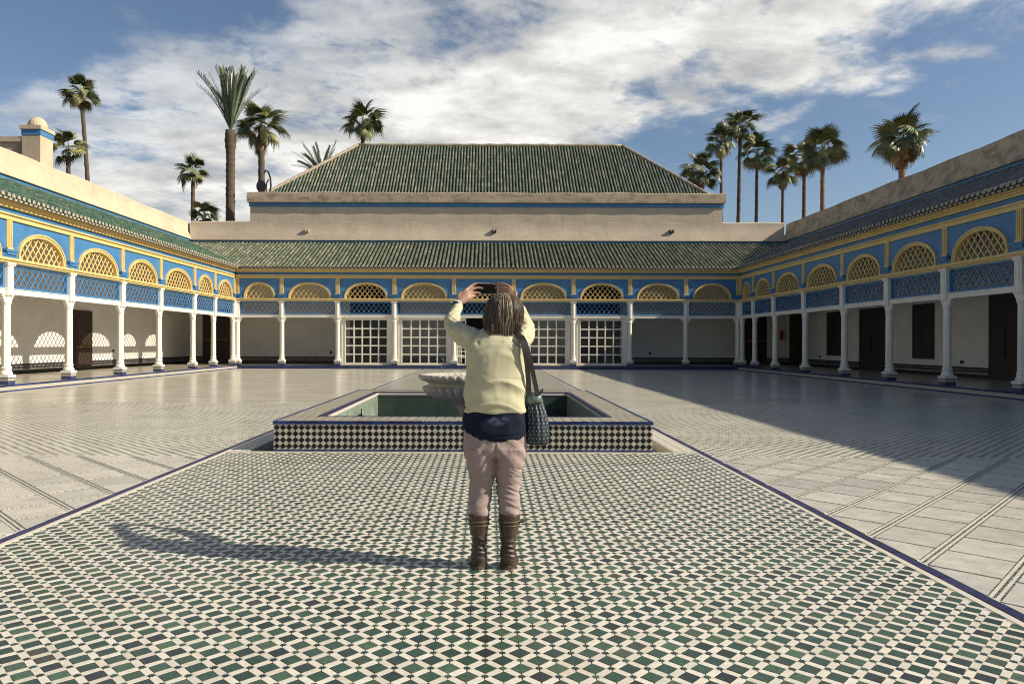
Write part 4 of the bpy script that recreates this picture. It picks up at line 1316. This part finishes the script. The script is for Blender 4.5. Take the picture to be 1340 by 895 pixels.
def remesh(mb, vox, it=4):
    me = mb.mesh('tmp', [M['stone']])
    o = link('tmp', me)
    m_ = o.modifiers.new('r', 'REMESH'); m_.mode = 'VOXEL'; m_.voxel_size = vox
    s_ = o.modifiers.new('s', 'SMOOTH'); s_.factor = .5; s_.iterations = it
    dg = bpy.context.evaluated_depsgraph_get(); dg.update()
    out_ = bpy.data.meshes.new_from_object(o.evaluated_get(dg))
    bpy.data.objects.remove(o); bpy.data.meshes.remove(me)
    return out_


def displace(me, fn):
    n = len(me.vertices); co = np.empty(n * 3); no = np.empty(n * 3)
    me.vertices.foreach_get('co', co); me.vertices.foreach_get('normal', no)
    co = co.reshape(-1, 3); no = no.reshape(-1, 3)
    for i in range(n): co[i] += no[i] * fn(co[i], no[i])
    me.vertices.foreach_set('co', co.ravel()); me.update()


def wear(me, name, mat, parent, org):
    me.name = name
    me.materials.clear(); me.materials.append(mat)
    n = len(me.vertices); co = np.empty(n * 3); me.vertices.foreach_get('co', co)
    co = co.reshape(-1, 3) - np.array(org); me.vertices.foreach_set('co', co.ravel())
    me.polygons.foreach_set('use_smooth', [True] * len(me.polygons)); me.update()
    return link(name, me, parent, (0, 0, 0) if parent is not None else org)


def ell(c, a, b_, n=28, pw=2.0):
    out_ = []
    for t in range(n):
        th = 2 * math.pi * t / n; cs, sn = math.cos(th), math.sin(th)
        out_.append((c[0] + a * math.copysign(abs(cs) ** (2 / pw), cs), c[1] + b_ * math.copysign(abs(sn) ** (2 / pw), sn), c[2]))
    return out_


def row(x0, x1, py, dy, b_, pw=2.2, n=28):
    """horizontal ring filling photo columns x0..x1 at photo row py"""
    p, q = Wp(x0, py, dy), Wp(x1, py, dy)
    return ell(((p.x + q.x) / 2, p.y, p.z), abs(q.x - p.x) / 2, b_, n, pw)


def cr(pts, n=6):
    """Catmull-Rom resample"""
    P_ = [Vector(p) for p in pts]; out_ = []
    for i in range(len(P_) - 1):
        a, b_, c, d_ = P_[max(i - 1, 0)], P_[i], P_[i + 1], P_[min(i + 2, len(P_) - 1)]
        for q in range(n):
            t = q / n
            out_.append(.5 * ((2 * b_) + (c - a) * t + (2 * a - 5 * b_ + 4 * c - d_) * t * t + (3 * b_ - a - 3 * c + d_) * t ** 3))
    out_.append(P_[-1]); return out_


def crr(r_, n=6):
    out_ = []
    for i in range(len(r_) - 1):
        for q in range(n): t = q / n; out_.append(r_[i] * (1 - t) + r_[i + 1] * t)
    out_.append(r_[-1]); return out_


def limb(mb, pts, rad, n=16, sub=6):
    mb.tube(cr(pts, sub), crr(rad, sub), n, True)


def skinmat():
    m, k, bs = newmat('skin')
    n = k.noise(wpos(k), 40, 5, .6)
    k.put(bs.inputs['Base Color'], k.ramp(n, [(.3, (.25, .13, .085)), (.7, (.34, .19, .125))])); bs.inputs['Roughness'].default_value = .5
    bs.inputs['Subsurface Weight'].default_value = .08; bs.inputs['Subsurface Radius'].default_value = (.01, .004, .002)
    bump(k, bs, k.noise(wpos(k), 260, 3), .2, .002)
    return m


M['skin'] = skinmat()


def cloth(name, base, var, scale, bs_scale, bmp=.35, st=(1, 1, 1), rough=.9):
    m, k, bs = newmat(name)
    p = k.scale(wpos(k), st)
    n = k.noise(p, scale, 6, .6)
    col = k.ramp(n, [(.3, tuple(c * (1 - var) for c in base)), (.7, tuple(c * (1 + var) for c in base))])
    f = k.noise(p, bs_scale, 3, .7)
    col = k.mix(1, col, k.ramp(f, [(.3, .86), (.7, 1.08)]), 'MULTIPLY')
    k.put(bs.inputs['Base Color'], col); bs.inputs['Roughness'].default_value = rough
    bs.inputs['Specular IOR Level'].default_value = .2
    bs.inputs['Sheen Weight'].default_value = .0
    bump(k, bs, k.math('ADD', f, k.math('MULTIPLY', n, .6)), bmp, .004)
    return m


M['sweater'] = cloth('pale yellow green knit', (.53, .50, .335), .06, 7, 420, .5)
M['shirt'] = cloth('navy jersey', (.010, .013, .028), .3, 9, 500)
M['print'] = cloth('sunlit faded print', (.06, .075, .13), .4, 60, 500)
M['trousers'] = cloth('dusty pink cotton', (.345, .268, .248), .06, 10, 500, .35)
M['boot'] = pmat('brown leather', (.055, .034, .024), .35, 14, .36, .35, 90, fine=.2)
M['sole'] = pmat('boot sole', (.075, .055, .04), .2, 30, .6)
M['strap'] = pmat('tan leather trim', (.12, .085, .045), .3, 30, .45)
M['phone'] = pmat('black phone', (.006, .006, .007), .1, 20, .3, spec=.15)
M['phonerim'] = pmat('grey phone edge', (.50, .48, .44), .1, 20, .3)

org = Vector((Wp(648, 744).x, PY, 0.0))
# --- body: one surface (head, neck, trunk, limbs, hands)
sL, eL, wL = Wp(622, 440, 0), Wp(592, 428, .17), Wp(598.5, 397, .36)
sR, eR, wR = Wp(675, 441, 0), Wp(690, 436, .17), Wp(674, 394, .36)
bd = MB()
hd = Wp(657, 409, .03)
bd.rings([ell((hd.x, hd.y + dy, hd.z + z), a, b_, 20) for z, a, b_, dy in ((-.135, .012, .012, .055), (-.125, .030, .035, .05), (-.10, .047, .058, .035), (-.06, .060, .076, .018), (-.01, .070, .090, .004), (.04, .073, .095, 0), (.08, .064, .084, -.004), (.105, .042, .055, -.006), (.117, .012, .016, -.006))])
# face: nose, brow, lips, chin, ears
bd.tube([hd + Vector((0, .088, .02)), hd + Vector((0, .105, -.015)), hd + Vector((0, .112, -.032))], [.009, .012, .014], 8, True)
bd.tube([hd + Vector((-.04, .078, .027)), hd + Vector((0, .095, .03)), hd + Vector((.04, .078, .027))], [.009, .010, .009], 8, True)
bd.tube([hd + Vector((-.022, .083, -.066)), hd + Vector((0, .094, -.064)), hd + Vector((.022, .083, -.066))], [.005, .008, .005], 8, True)
for sg in (-1, 1):
    bd.tube([hd + Vector((sg * .072, -.004, .02)), hd + Vector((sg * .078, -.010, .0)), hd + Vector((sg * .072, -.002, -.03))], [.010, .014, .009], 8, True)
    bd.tube([hd + Vector((sg * .03, .08, .012)), hd + Vector((sg * .031, .081, .012))], [.011, .011], 8, True)
limb(bd, [Wp(655, 445, -.005), Wp(656, 425, .01), hd + Vector((0, -.005, -.05))], [.06, .052, .05])
bd.rings([row(x0, x1, y, dy, b_, 2.2, 20) for x0, x1, y, dy, b_ in ((634, 664, 588, .01, .05), (624, 672, 578, 0, .075), (617, 679, 555, 0, .09), (620, 676, 520, 0, .085), (619, 678, 490, 0, .09), (618, 679, 465, 0, .09), (620, 677, 448, 0, .075), (634, 668, 438, 0, .05))])
for a, e, w in ((sL, eL, wL), (sR, eR, wR)):
    limb(bd, [a, a.lerp(e, .5), e, e.lerp(w, .45), w], [.028, .030, .027, .024, .0225])
for xs_ in ((630, 629, 627.5, 628), (665.5, 664.5, 666, 667)):
    limb(bd, [Wp(xs_[0], 594), Wp(xs_[1], 640, .01), Wp(xs_[2], 672, 0), Wp(xs_[3], 715, 0), Wp(xs_[3], 738, .0)], [.052, .044, .040, .028, .026])
    limb(bd, [Wp(xs_[3], 736, .0), Wp(xs_[3] + (3 if xs_[3] > 650 else -2), 738, .12)], [.026, .020])


def hand(wr, knk, tips, bend, thumb, across):
    """palm plus five unequal fingers; knk palm centre at the knuckles, across the knuckle line direction"""
    ax = (knk - wr).normalized(); ac = across.normalized(); nn = ax.cross(ac).normalized()
    # palm: flattened loft
    rs = []
    for t, wd, th in ((-.02, .022, .019), (.15, .026, .019), (.45, .035, .017), (.8, .041, .015), (1.02, .040, .012), (1.10, .030, .008)):
        c = wr.lerp(knk, t)
        rs.append([tuple(c + ac * (wd * math.cos(2 * math.pi * q / 14)) + nn * (th * math.sin(2 * math.pi * q / 14))) for q in range(14)])
    bd.rings(rs)
    for i, tip in enumerate(tips):
        k0 = knk + ac * ((i - 1.5) * .019) - ax * .004
        v = tip - k0; L = v.length
        m1_ = k0 + v * .40 + bend * L * .22; m2_ = k0 + v * .75 + bend * L * .20
        limb(bd, [k0 - ax * .02, k0, m1_, m2_, tip], [.0095, .0098, .0088, .0080, .0068], 10, 4)
    t0 = wr.lerp(knk, .42) + ac * (-.034)
    v = thumb - t0
    limb(bd, [wr.lerp(knk, .25) + ac * (-.016), t0, t0 + v * .5 - ac * .008, thumb], [.015, .0125, .011, .0085], 10, 4)


phc = Wp(636.5, 378, .45)
kL = Wp(612, 385, .40)
hand(wL, kL, [Wp(628.5, 371.5, .455), Wp(631, 377.5, .445), Wp(628, 384, .44), Wp(622, 388.5, .43)], Vector((-.1, .35, .55)), Wp(624, 375, .47), Vector((.55, -.2, -.85)))
kR = Wp(664, 380, .39)
hand(wR, kR, [Wp(646, 372.5, .435), Wp(647.5, 377, .43), Wp(649.5, 382, .425), Wp(652.5, 386.5, .42)], Vector((.1, -.45, .5)), Wp(648, 376, .475), Vector((-.60, -.1, -.80)))
body = wear(remesh(bd, .0042, 3), 'person', M['skin'], None, org)
body.name = 'person'; ORG[body] = org
tagit(body, 'woman seen from behind in pale sweater and brown boots photographing with raised arms', 'person')


def fold(p, sx, sy, sz, amp, seed):
    return amp * (abs(mnoise.noise(Vector((p[0] * sx + seed, p[1] * sy, p[2] * sz)))) * -2 + .5)


# --- sweater
sw_ = MB()
sw_.rings([row(x0, x1, y, dy, b_, 2.5, 36) for x0, x1, y, dy, b_ in (
    (605.5, 690, 538.5, -.005, .145), (606, 690, 530, -.005, .15), (608, 689, 515, -.008, .146), (609.5, 688.5, 497, -.01, .138), (610.5, 688, 480, -.012, .136), (610, 688, 465, -.012, .136), (610, 689, 452, -.008, .128), (613, 687, 443, 0, .112), (621, 678, 436, .005, .088), (632, 671, 430, .008, .064), (640, 669, 427.5, .01, .054))])
limb(sw_, [Wp(640, 455, -.01), Wp(614, 443, .03), Wp(593.5, 427.5, .17), Wp(594, 413, .26), Wp(598.5, 400.5, .345)], [.064, .068, .053, .039, .031], 18)
limb(sw_, [Wp(660, 455, -.01), Wp(678, 446, .03), Wp(687.5, 434.5, .17), Wp(683, 413, .27), Wp(675, 397, .345)], [.064, .068, .056, .044, .034], 18)
sme = remesh(sw_, .0055, 12)


def sweater_fold(p, n):
    x, y, z = p
    f = mnoise.fractal(Vector((x * 9, y * 9, z * 5 + 3)), 1.0, 2.0, 3) * .003
    # soft drapes over the lower back
    f += fold((x, y, z + .35 * (x - org.x) ** 2 * 8), 2.2, 2, 13, .006, 3.1) * (1.9 if z < 1.12 else .5)
    f += fold((x * .8 + z * .5, y, z - .55 * abs(x - org.x)), 9, 3, 9, .0045, 9.2)
    # sleeves bunch at shoulders and elbows
    if z > 1.28 and abs(x - org.x) > .09: f += fold((x + z * .5, y, z), 26, 16, 20, .0085, 7.7)
    return f


displace(sme, sweater_fold)
# flat hem: flatten the closed bottom
swo = wear(sme, 'sweater', M['sweater'], body, org); ORG[swo] = org
col_ = MB(); c0 = Wp(655, 429.5, .008)
ring_ = [(c0.x + .062 * math.cos(t * math.pi / 12), c0.y + .060 * math.sin(t * math.pi / 12), c0.z + .012 * math.sin(t * math.pi / 12 + 1.2)) for t in range(25)]
col_.tube(ring_, .0085, 8); o = col_.build('collar', M['sweater'], swo, smooth=True)
# --- shirt
sh = MB()
sh.rings([row(x0, x1, y, 0, b_, 2.5, 36) for x0, x1, y, b_ in ((609, 688, 577, .128), (606, 690.5, 571, .143), (605.5, 691, 560, .147), (606, 690.5, 545, .145), (608, 689, 530, .13))])
hme = remesh(sh, .006, 12)
hn = len(hme.vertices); hco = np.empty(hn * 3); hme.vertices.foreach_get('co', hco); hco = hco.reshape(-1, 3)
hu = (hco[:, 0] - Wp(648.5, 560).x) / .19; hw = np.clip((.90 - hco[:, 2]) / .15, 0, 1)
hco[:, 2] += hw * np.where(hu < 0, .085 * np.abs(hu) ** 4, .035 * np.abs(hu) ** 4); hme.vertices.foreach_set('co', hco.ravel()); hme.update()
displace(hme, lambda p, n: fold((p[0] + p[2] * .4, p[1], p[2]), 9, 6, 5, .006, 1.3) - (.004 if p[2] < .80 else 0))
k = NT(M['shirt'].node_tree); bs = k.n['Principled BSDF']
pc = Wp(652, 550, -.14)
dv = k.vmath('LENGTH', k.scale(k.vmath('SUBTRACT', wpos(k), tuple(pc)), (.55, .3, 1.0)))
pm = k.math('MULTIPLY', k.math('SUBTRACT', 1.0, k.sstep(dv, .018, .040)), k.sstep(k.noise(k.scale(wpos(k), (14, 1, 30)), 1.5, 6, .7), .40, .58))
k.put(bs.inputs['Base Color'], k.mix(k.math('MULTIPLY', pm, .8), bs.inputs['Base Color'].links[0].from_socket, (.075, .10, .17)))  # paler patch: a print on the back plus sunlight, both painted into the colour
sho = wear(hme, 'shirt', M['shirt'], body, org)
# --- trousers
tr = MB()
tr.rings([row(x0, x1, y, 0, b_, 2.4, 36) for x0, x1, y, b_ in ((611, 686.5, 540, .10), (609, 688, 548, .132), (608, 689, 562, .135), (607, 690, 574, .136), (606, 690, 585, .137), (609, 689, 592, .126), (616, 682, 597, .085))])
tr.rings([row(x0, x1, y, dy, b_, 2.1, 24) for x0, x1, y, dy, b_ in ((607, 648, 584, 0, .132), (608.5, 650, 597, 0, .126), (611.5, 649.6, 608, .002, .110), (613.5, 648.2, 619, .004, .092), (615, 645.5, 632, .008, .076), (615, 644.5, 645, .008, .070), (613.5, 643, 657, 0, .069), (613.5, 641.5, 667, -.004, .066), (616, 639.5, 680, 0, .058))])
tr.rings([row(x0, x1, y, dy, b_, 2.1, 24) for x0, x1, y, dy, b_ in ((647, 690, 584, 0, .132), (647, 688.5, 597, 0, .126), (647.4, 685.5, 608, .002, .110), (648.4, 682.5, 619, .004, .092), (649.5, 680.5, 632, .008, .076), (650, 680, 645, .008, .070), (651.5, 681.5, 657, 0, .069), (652.5, 681, 667, -.004, .066), (655, 678.5, 680, 0, .058))])
tme = remesh(tr, .0048, 7)


def trouser_fold(p, n):
    x, y, z = p
    f = mnoise.fractal(Vector((x * 14, y * 14, z * 14)), 1.0, 2.0, 3) * .0025
    sgx = 1 if x > org.x else -1
    if z < .60: f += fold((x * sgx + z * .9, y, z + .5 * x * sgx), 7, 5, 34, .0075, 2.2 + sgx)
    else: f += fold((x, y, z + 1.1 * abs(x - org.x)), 3, 3, 22, .0065, 5.0)
    if n[1] < 0 and z > .63: f -= .006 * math.exp(-((x - org.x) / .008) ** 2)
    return f


displace(tme, trouser_fold)
wear(tme, 'trousers', M['trousers'], body, org)


# --- boots
def boot(xs_, toe, mirror):
    b = MB()
    b.rings([row(x0, x1, y, dy, b_, 2.1, 22) for x0, x1, y, dy, b_ in [(a, c, y, dy, b_) for (a, c), y, dy, b_ in zip(xs_, (671, 676, 690, 703, 712, 719, 728, 736, 742), (-.002, -.002, -.004, -.004, 0, 0, .004, .006, .006), (.074, .073, .068, .058, .050, .049, .050, .051, .050))]])
    a0, a1 = xs_[-1]; m_ = (a0 + a1) / 2
    h0 = Wp(m_, 735, .0); t1 = Wp(m_ + toe, 739, .12); t2 = Wp(m_ + toe * 1.5, 741, .185)
    limb(b, [h0, t1, t2], [.044, .040, .028], 16)
    me = remesh(b, .0042, 3)
    def f(p, n):
        x, y, z = p
        if z < .014: return 0
        q = mnoise.fractal(Vector((x * 20, y * 20, z * 20)), 1.0, 2.0, 2) * .0015
        if z < .2: q += fold((x, y + x * .3, z + .25 * x), 6, 6, 40, .0085, 4.0 + mirror)
        else: q += fold((x, y, z), 10, 10, 9, .003, 1)
        return q
    displace(me, f)
    n = len(me.vertices); co = np.empty(n * 3); me.vertices.foreach_get('co', co); co = co.reshape(-1, 3); co[:, 2] = np.maximum(co[:, 2], .012); me.vertices.foreach_set('co', co.ravel())
    bo = wear(me, 'boot', M['boot'], body, org); ORG[bo] = org
    # sole with a heel
    sb = MB(); out_ = []
    ctr = [h0 + Vector((0, -.047, 0)), h0 + Vector((0, -.03, 0)), h0, t1, t2 + Vector((0, .02, 0))]
    for sg in (-1, 1):
        seq = list(zip(ctr, (.018, .036, .045, .043, .020)))
        for c, w_ in (seq if sg == 1 else seq[::-1]): out_.append((c.x + sg * w_, c.y))
    sb.prism(out_, .005, .019, axis=2)
    sb.build('sole', M['sole'], bo)
    hb = MB(); hb.prism([(h0.x + .037 * math.cos(t * math.pi / 8), h0.y - .012 + .037 * math.sin(t * math.pi / 8)) for t in range(16)], .0045, .030); hb.build('heel', M['sole'], bo)
    for y, (a, c) in ((679.5, (xs_[1][0] - .2, xs_[1][1] + .2)), (684.5, (xs_[1][0] + .3, xs_[1][1] - .2))):
        s_ = MB(); rg = row(a, c, y, -.002, .0745, 2.1, 30); s_.tube(rg + rg[:1], .0042 if y < 680 else .0036, 6); s_.build('strap', M['strap'], bo, smooth=True)
    return bo


bl_ = boot([(613, 641), (613.5, 641), (615, 639.5), (617, 638), (618, 636.5), (617.5, 637.5), (616.5, 638), (616, 638), (616, 637.5)], -3, 0)
br_ = boot([(652.5, 681.5), (653, 681), (654, 679), (655, 677), (656, 675), (655.5, 676.5), (655, 677.5), (654.5, 677.5), (654.5, 676.5)], 5, 1)
b = MB(); c = Wp(683.5, 681.5, -.01); b.tube([c + Vector((-.02, -.01, 0)), c, c + Vector((.012, .012, -.002))], [.006, .011, .008], 8, True); b.build('buckle', M['iron'], br_)

# --- hair: dark underlayer and loose strands
M['hair'] = rndmat('brown hair', [(0, (.045, .032, .023)), (.30, (.085, .060, .042)), (.60, (.16, .118, .080)), (.82, (.29, .22, .14)), (.95, (.42, .34, .21)), (1, (.27, .235, .20))], .42, .2, 120, 0)
hb = MB()
hc = Wp(657, 411, .0)
hb.rings([ell((hc.x + dx, hc.y + dy, hc.z + z * .96), a * .94, b_ * .94, 24, 2.2) for z, a, b_, dx, dy in ((-.13, .050, .03, .008, -.045), (-.12, .068, .045, .006, -.042), (-.09, .090, .066, .0, -.032), (-.05, .100, .085, -.002, -.018), (.0, .102, .096, .0, -.006), (.05, .098, .098, .006, .0), (.09, .076, .080, .012, .0), (.115, .045, .05, .018, .0), (.127, .014, .016, .02, .0))])
hm = remesh(hb, .006, 3)
displace(hm, lambda p, n: fold((math.atan2(p[1] - hc.y, p[0] - hc.x) * .12, 0, p[2] * .12), 60, 1, 12, .006, 2))
M['hairbase'] = pmat('dark hair', (.026, .017, .012), .4, 60, .5, stretch=(3, 3, .3))
hair = wear(hm, 'hair', M['hairbase'], body, org); ORG[hair] = org
st = MB()
LOCKS = [(random.uniform(math.pi * .92, math.pi * 2.08), random.gauss(0, .020), random.choice((random.uniform(-.145, -.125), random.uniform(-.135, -.09))), random.uniform(0, 6.3), random.random()) for q in range(46)]
for i in range(2600):
    lk = LOCKS[i % 46]
    th0 = lk[0] + random.gauss(0, .13); th = th0
    crown = hc + Vector((.016, -.005, .123))
    n = 10; pts = []; flare = lk[1] + random.gauss(0, .003); lift = random.uniform(-.006, .008)
    ln = random.uniform(.94, 1.06); spread = random.uniform(.97, 1.07); start = random.uniform(0, .22)
    tw_ = random.gauss(0, .10)
    zend = lk[2] + random.uniform(-.010, .045) - .014 * math.cos(th - 1.6 * math.pi)
    for q in range(n + 1):
        t = start + (1 - start) * q / n
        if t < .55:
            ph = t / .55 * math.pi / 2; rx = .1015 * math.sin(ph); z = .0 + .124 * math.cos(ph)
        else:
            u = (t - .55) / .45; rx = .1015 + .008 * u - (.034 + flare) * u * u; z = u * zend
        a_ = th0 + (lk[0] - th0) * random.uniform(.1, .45) * t * t + tw_ * t * .5 + .10 * t * math.sin(5 * t + lk[3])
        rx += lift + .006 * math.sin(7 * t + lk[3])
        dy = -.0 - .030 * max(0, t - .5)
        pts.append((hc.x + .018 * (1 - t) + rx * spread * math.cos(a_), hc.y + dy + rx * spread * .92 * math.sin(a_), hc.z + z))
    st.rn = min(.8, max(.01, lk[4] * .30 + random.random() * .34))
    if abs(th - 1.52 * math.pi) < .34 and random.random() < .62: st.rn = random.uniform(.86, .95)
    if start < .012: st.rn = .99
    r0_ = random.uniform(.0008, .0017)
    st.tube(pts, [r0_ * (.5 + .5 * math.sin(math.pi * min(1, .2 + q / n * .85))) for q in range(n)] + [.0006], 4)
st.build('strands', M['hair'], hair, smooth=True, recalc=False, kind='stuff')

# --- bracelets
axw = (wL - Wp(594, 413, .26)).normalized(); u_ = axw.cross(Vector((0, 0, 1))).normalized(); w_ = axw.cross(u_)
M['bracelet'] = pmat('pale blue band', (.45, .58, .60), .15, 60, .4)
for off, rr, mt, nm in ((-.004, .0295, M['bracelet'], 'bracelet'), (-.022, .031, M['iron'], 'watch')):
    b = MB(); c = wL - axw * .012 + axw * off
    for e in (-.006, 0, .006):
        rg = [c + axw * e + u_ * (rr * math.cos(t * math.pi / 10)) + w_ * (rr * math.sin(t * math.pi / 10)) for t in range(21)]
        b.tube(rg, .0042, 6)
    b.build(nm, mt, body, smooth=True)

# --- phone in the raised hands
ph = thing('mobile_phone', 'black mobile phone held sideways in both raised hands', 'phone', tuple(phc))
b = MB(); b.box(phc.x - .072, phc.x + .072, phc.y - .004, phc.y + .004, phc.z - .036, phc.z + .036); b.build('case', M['phonerim'], ph)
b = MB(); b.box(phc.x - .069, phc.x + .069, phc.y - .0056, phc.y - .0041, phc.z - .033, phc.z + .033); b.build('screen', M['phone'], ph)

# --- handbag
def bagmat():
    m, k, bs = newmat('dotted teal fabric')
    p = wpos(k)
    sc_ = k.scale(p, (46, 20, 46))
    sp = k.node('ShaderNodeSeparateXYZ'); k.put(sp.inputs[0], sc_)
    row_ = k.math('FLOOR', sp.outputs[2])
    xx = k.math('ADD', sp.outputs[0], k.math('MULTIPLY', k.math('MODULO', row_, 2.0), .5))
    fx = k.math('SUBTRACT', k.math('FRACT', xx), .5); fz = k.math('SUBTRACT', k.math('FRACT', sp.outputs[2]), .5)
    r2_ = k.math('SQRT', k.math('ADD', k.math('MULTIPLY', fx, fx), k.math('MULTIPLY', fz, fz)))
    dot = k.math('LESS_THAN', r2_, .15)
    n = k.noise(p, 30, 5)
    base = k.ramp(n, [(.3, (.008, .016, .028)), (.7, (.020, .040, .060))])
    k.put(bs.inputs['Base Color'], k.mix(dot, base, (.36, .36, .22))); bs.inputs['Roughness'].default_value = .55
    bump(k, bs, k.noise(p, 300, 3), .3, .003)
    return m


M['bag'] = bagmat()
M['bagband'] = pmat('teal and gold brocade', (.10, .16, .15), .6, 45, .4, col2=(.30, .30, .17))
M['bagstrap'] = pmat('dark brown bag strap', (.012, .010, .011), .3, 40, .55)
bc = Wp(703, 550, -.03)
bag = thing('handbag', 'dark teal handbag with pale dots hanging from her right shoulder', 'handbag', tuple(Wp(703, 580, -.03)))
b = MB(); rs = []
N = 72
for y, x0, x1, b_, am in ((582, 694, 715, .02, .01), (580, 690, 718, .045, .03), (574, 687.8, 719.3, .058, .05), (562, 687.5, 719.2, .062, .07), (548, 688, 717.5, .058, .09), (536, 688.5, 714.5, .050, .11), (529, 689, 712, .042, .12), (527, 689, 711, .038, .06)):
    p, q = Wp(x0, y, -.03), Wp(x1, y, -.03); cx = (p.x + q.x) / 2; a = (q.x - p.x) / 2
    rs.append([(cx + a * (1 - am * (.5 + .5 * math.cos(t / N * 2 * math.pi * 14))) * math.cos(2 * math.pi * t / N), p.y + b_ * (1 - am * 1.6 * (.5 + .5 * math.cos(t / N * 2 * math.pi * 14))) * math.sin(2 * math.pi * t / N), p.z) for t in range(N)])
b.rings(rs); b.build('pouch', M['bag'], bag, smooth=True)
b = MB(); b.rings([row(688, 711.5, 527, -.03, .042, 2.4, 30), row(687.7, 709.5, 520, -.03, .042, 2.4, 30), row(687.5, 707.5, 515, -.03, .038, 2.4, 30)]); b.build('band', M['bagband'], bag, smooth=True)
def ribbon(pts, wd, nrm):
    b_ = MB(); P_ = cr(pts, 6); rs_ = []
    for i, p in enumerate(P_):
        t = (P_[min(i + 1, len(P_) - 1)] - P_[max(i - 1, 0)]).normalized(); s_ = t.cross(nrm).normalized() * wd / 2; e = nrm * .0022
        rs_.append([tuple(p - s_ - e), tuple(p + s_ - e), tuple(p + s_ + e), tuple(p - s_ + e)])
    b_.rings(rs_); return b_
nv = Vector((.25, -1, .1)).normalized()
ribbon([Wp(682, 436, .06), Wp(678, 436.5, -.06), Wp(683, 446, -.128), Wp(688, 465, -.135), Wp(691, 490, -.10), Wp(692.5, 517, -.075)], .029, nv).build('strap', M['bagstrap'], bag)
ribbon([Wp(683, 437, .05), Wp(681, 437, -.06), Wp(687, 448, -.118), Wp(693.5, 470, -.12), Wp(699, 495, -.08), Wp(704, 518, -.065)], .027, nv).build('strap', M['bagstrap'], bag)
b = MB(); b.tube([Wp(705, 516, -.05), Wp(708, 511, -.05), Wp(711, 508.5, -.05), Wp(710, 512, -.05), Wp(706, 516, -.05)], .004, 6); b.build('loop', M['bagstrap'], bag)
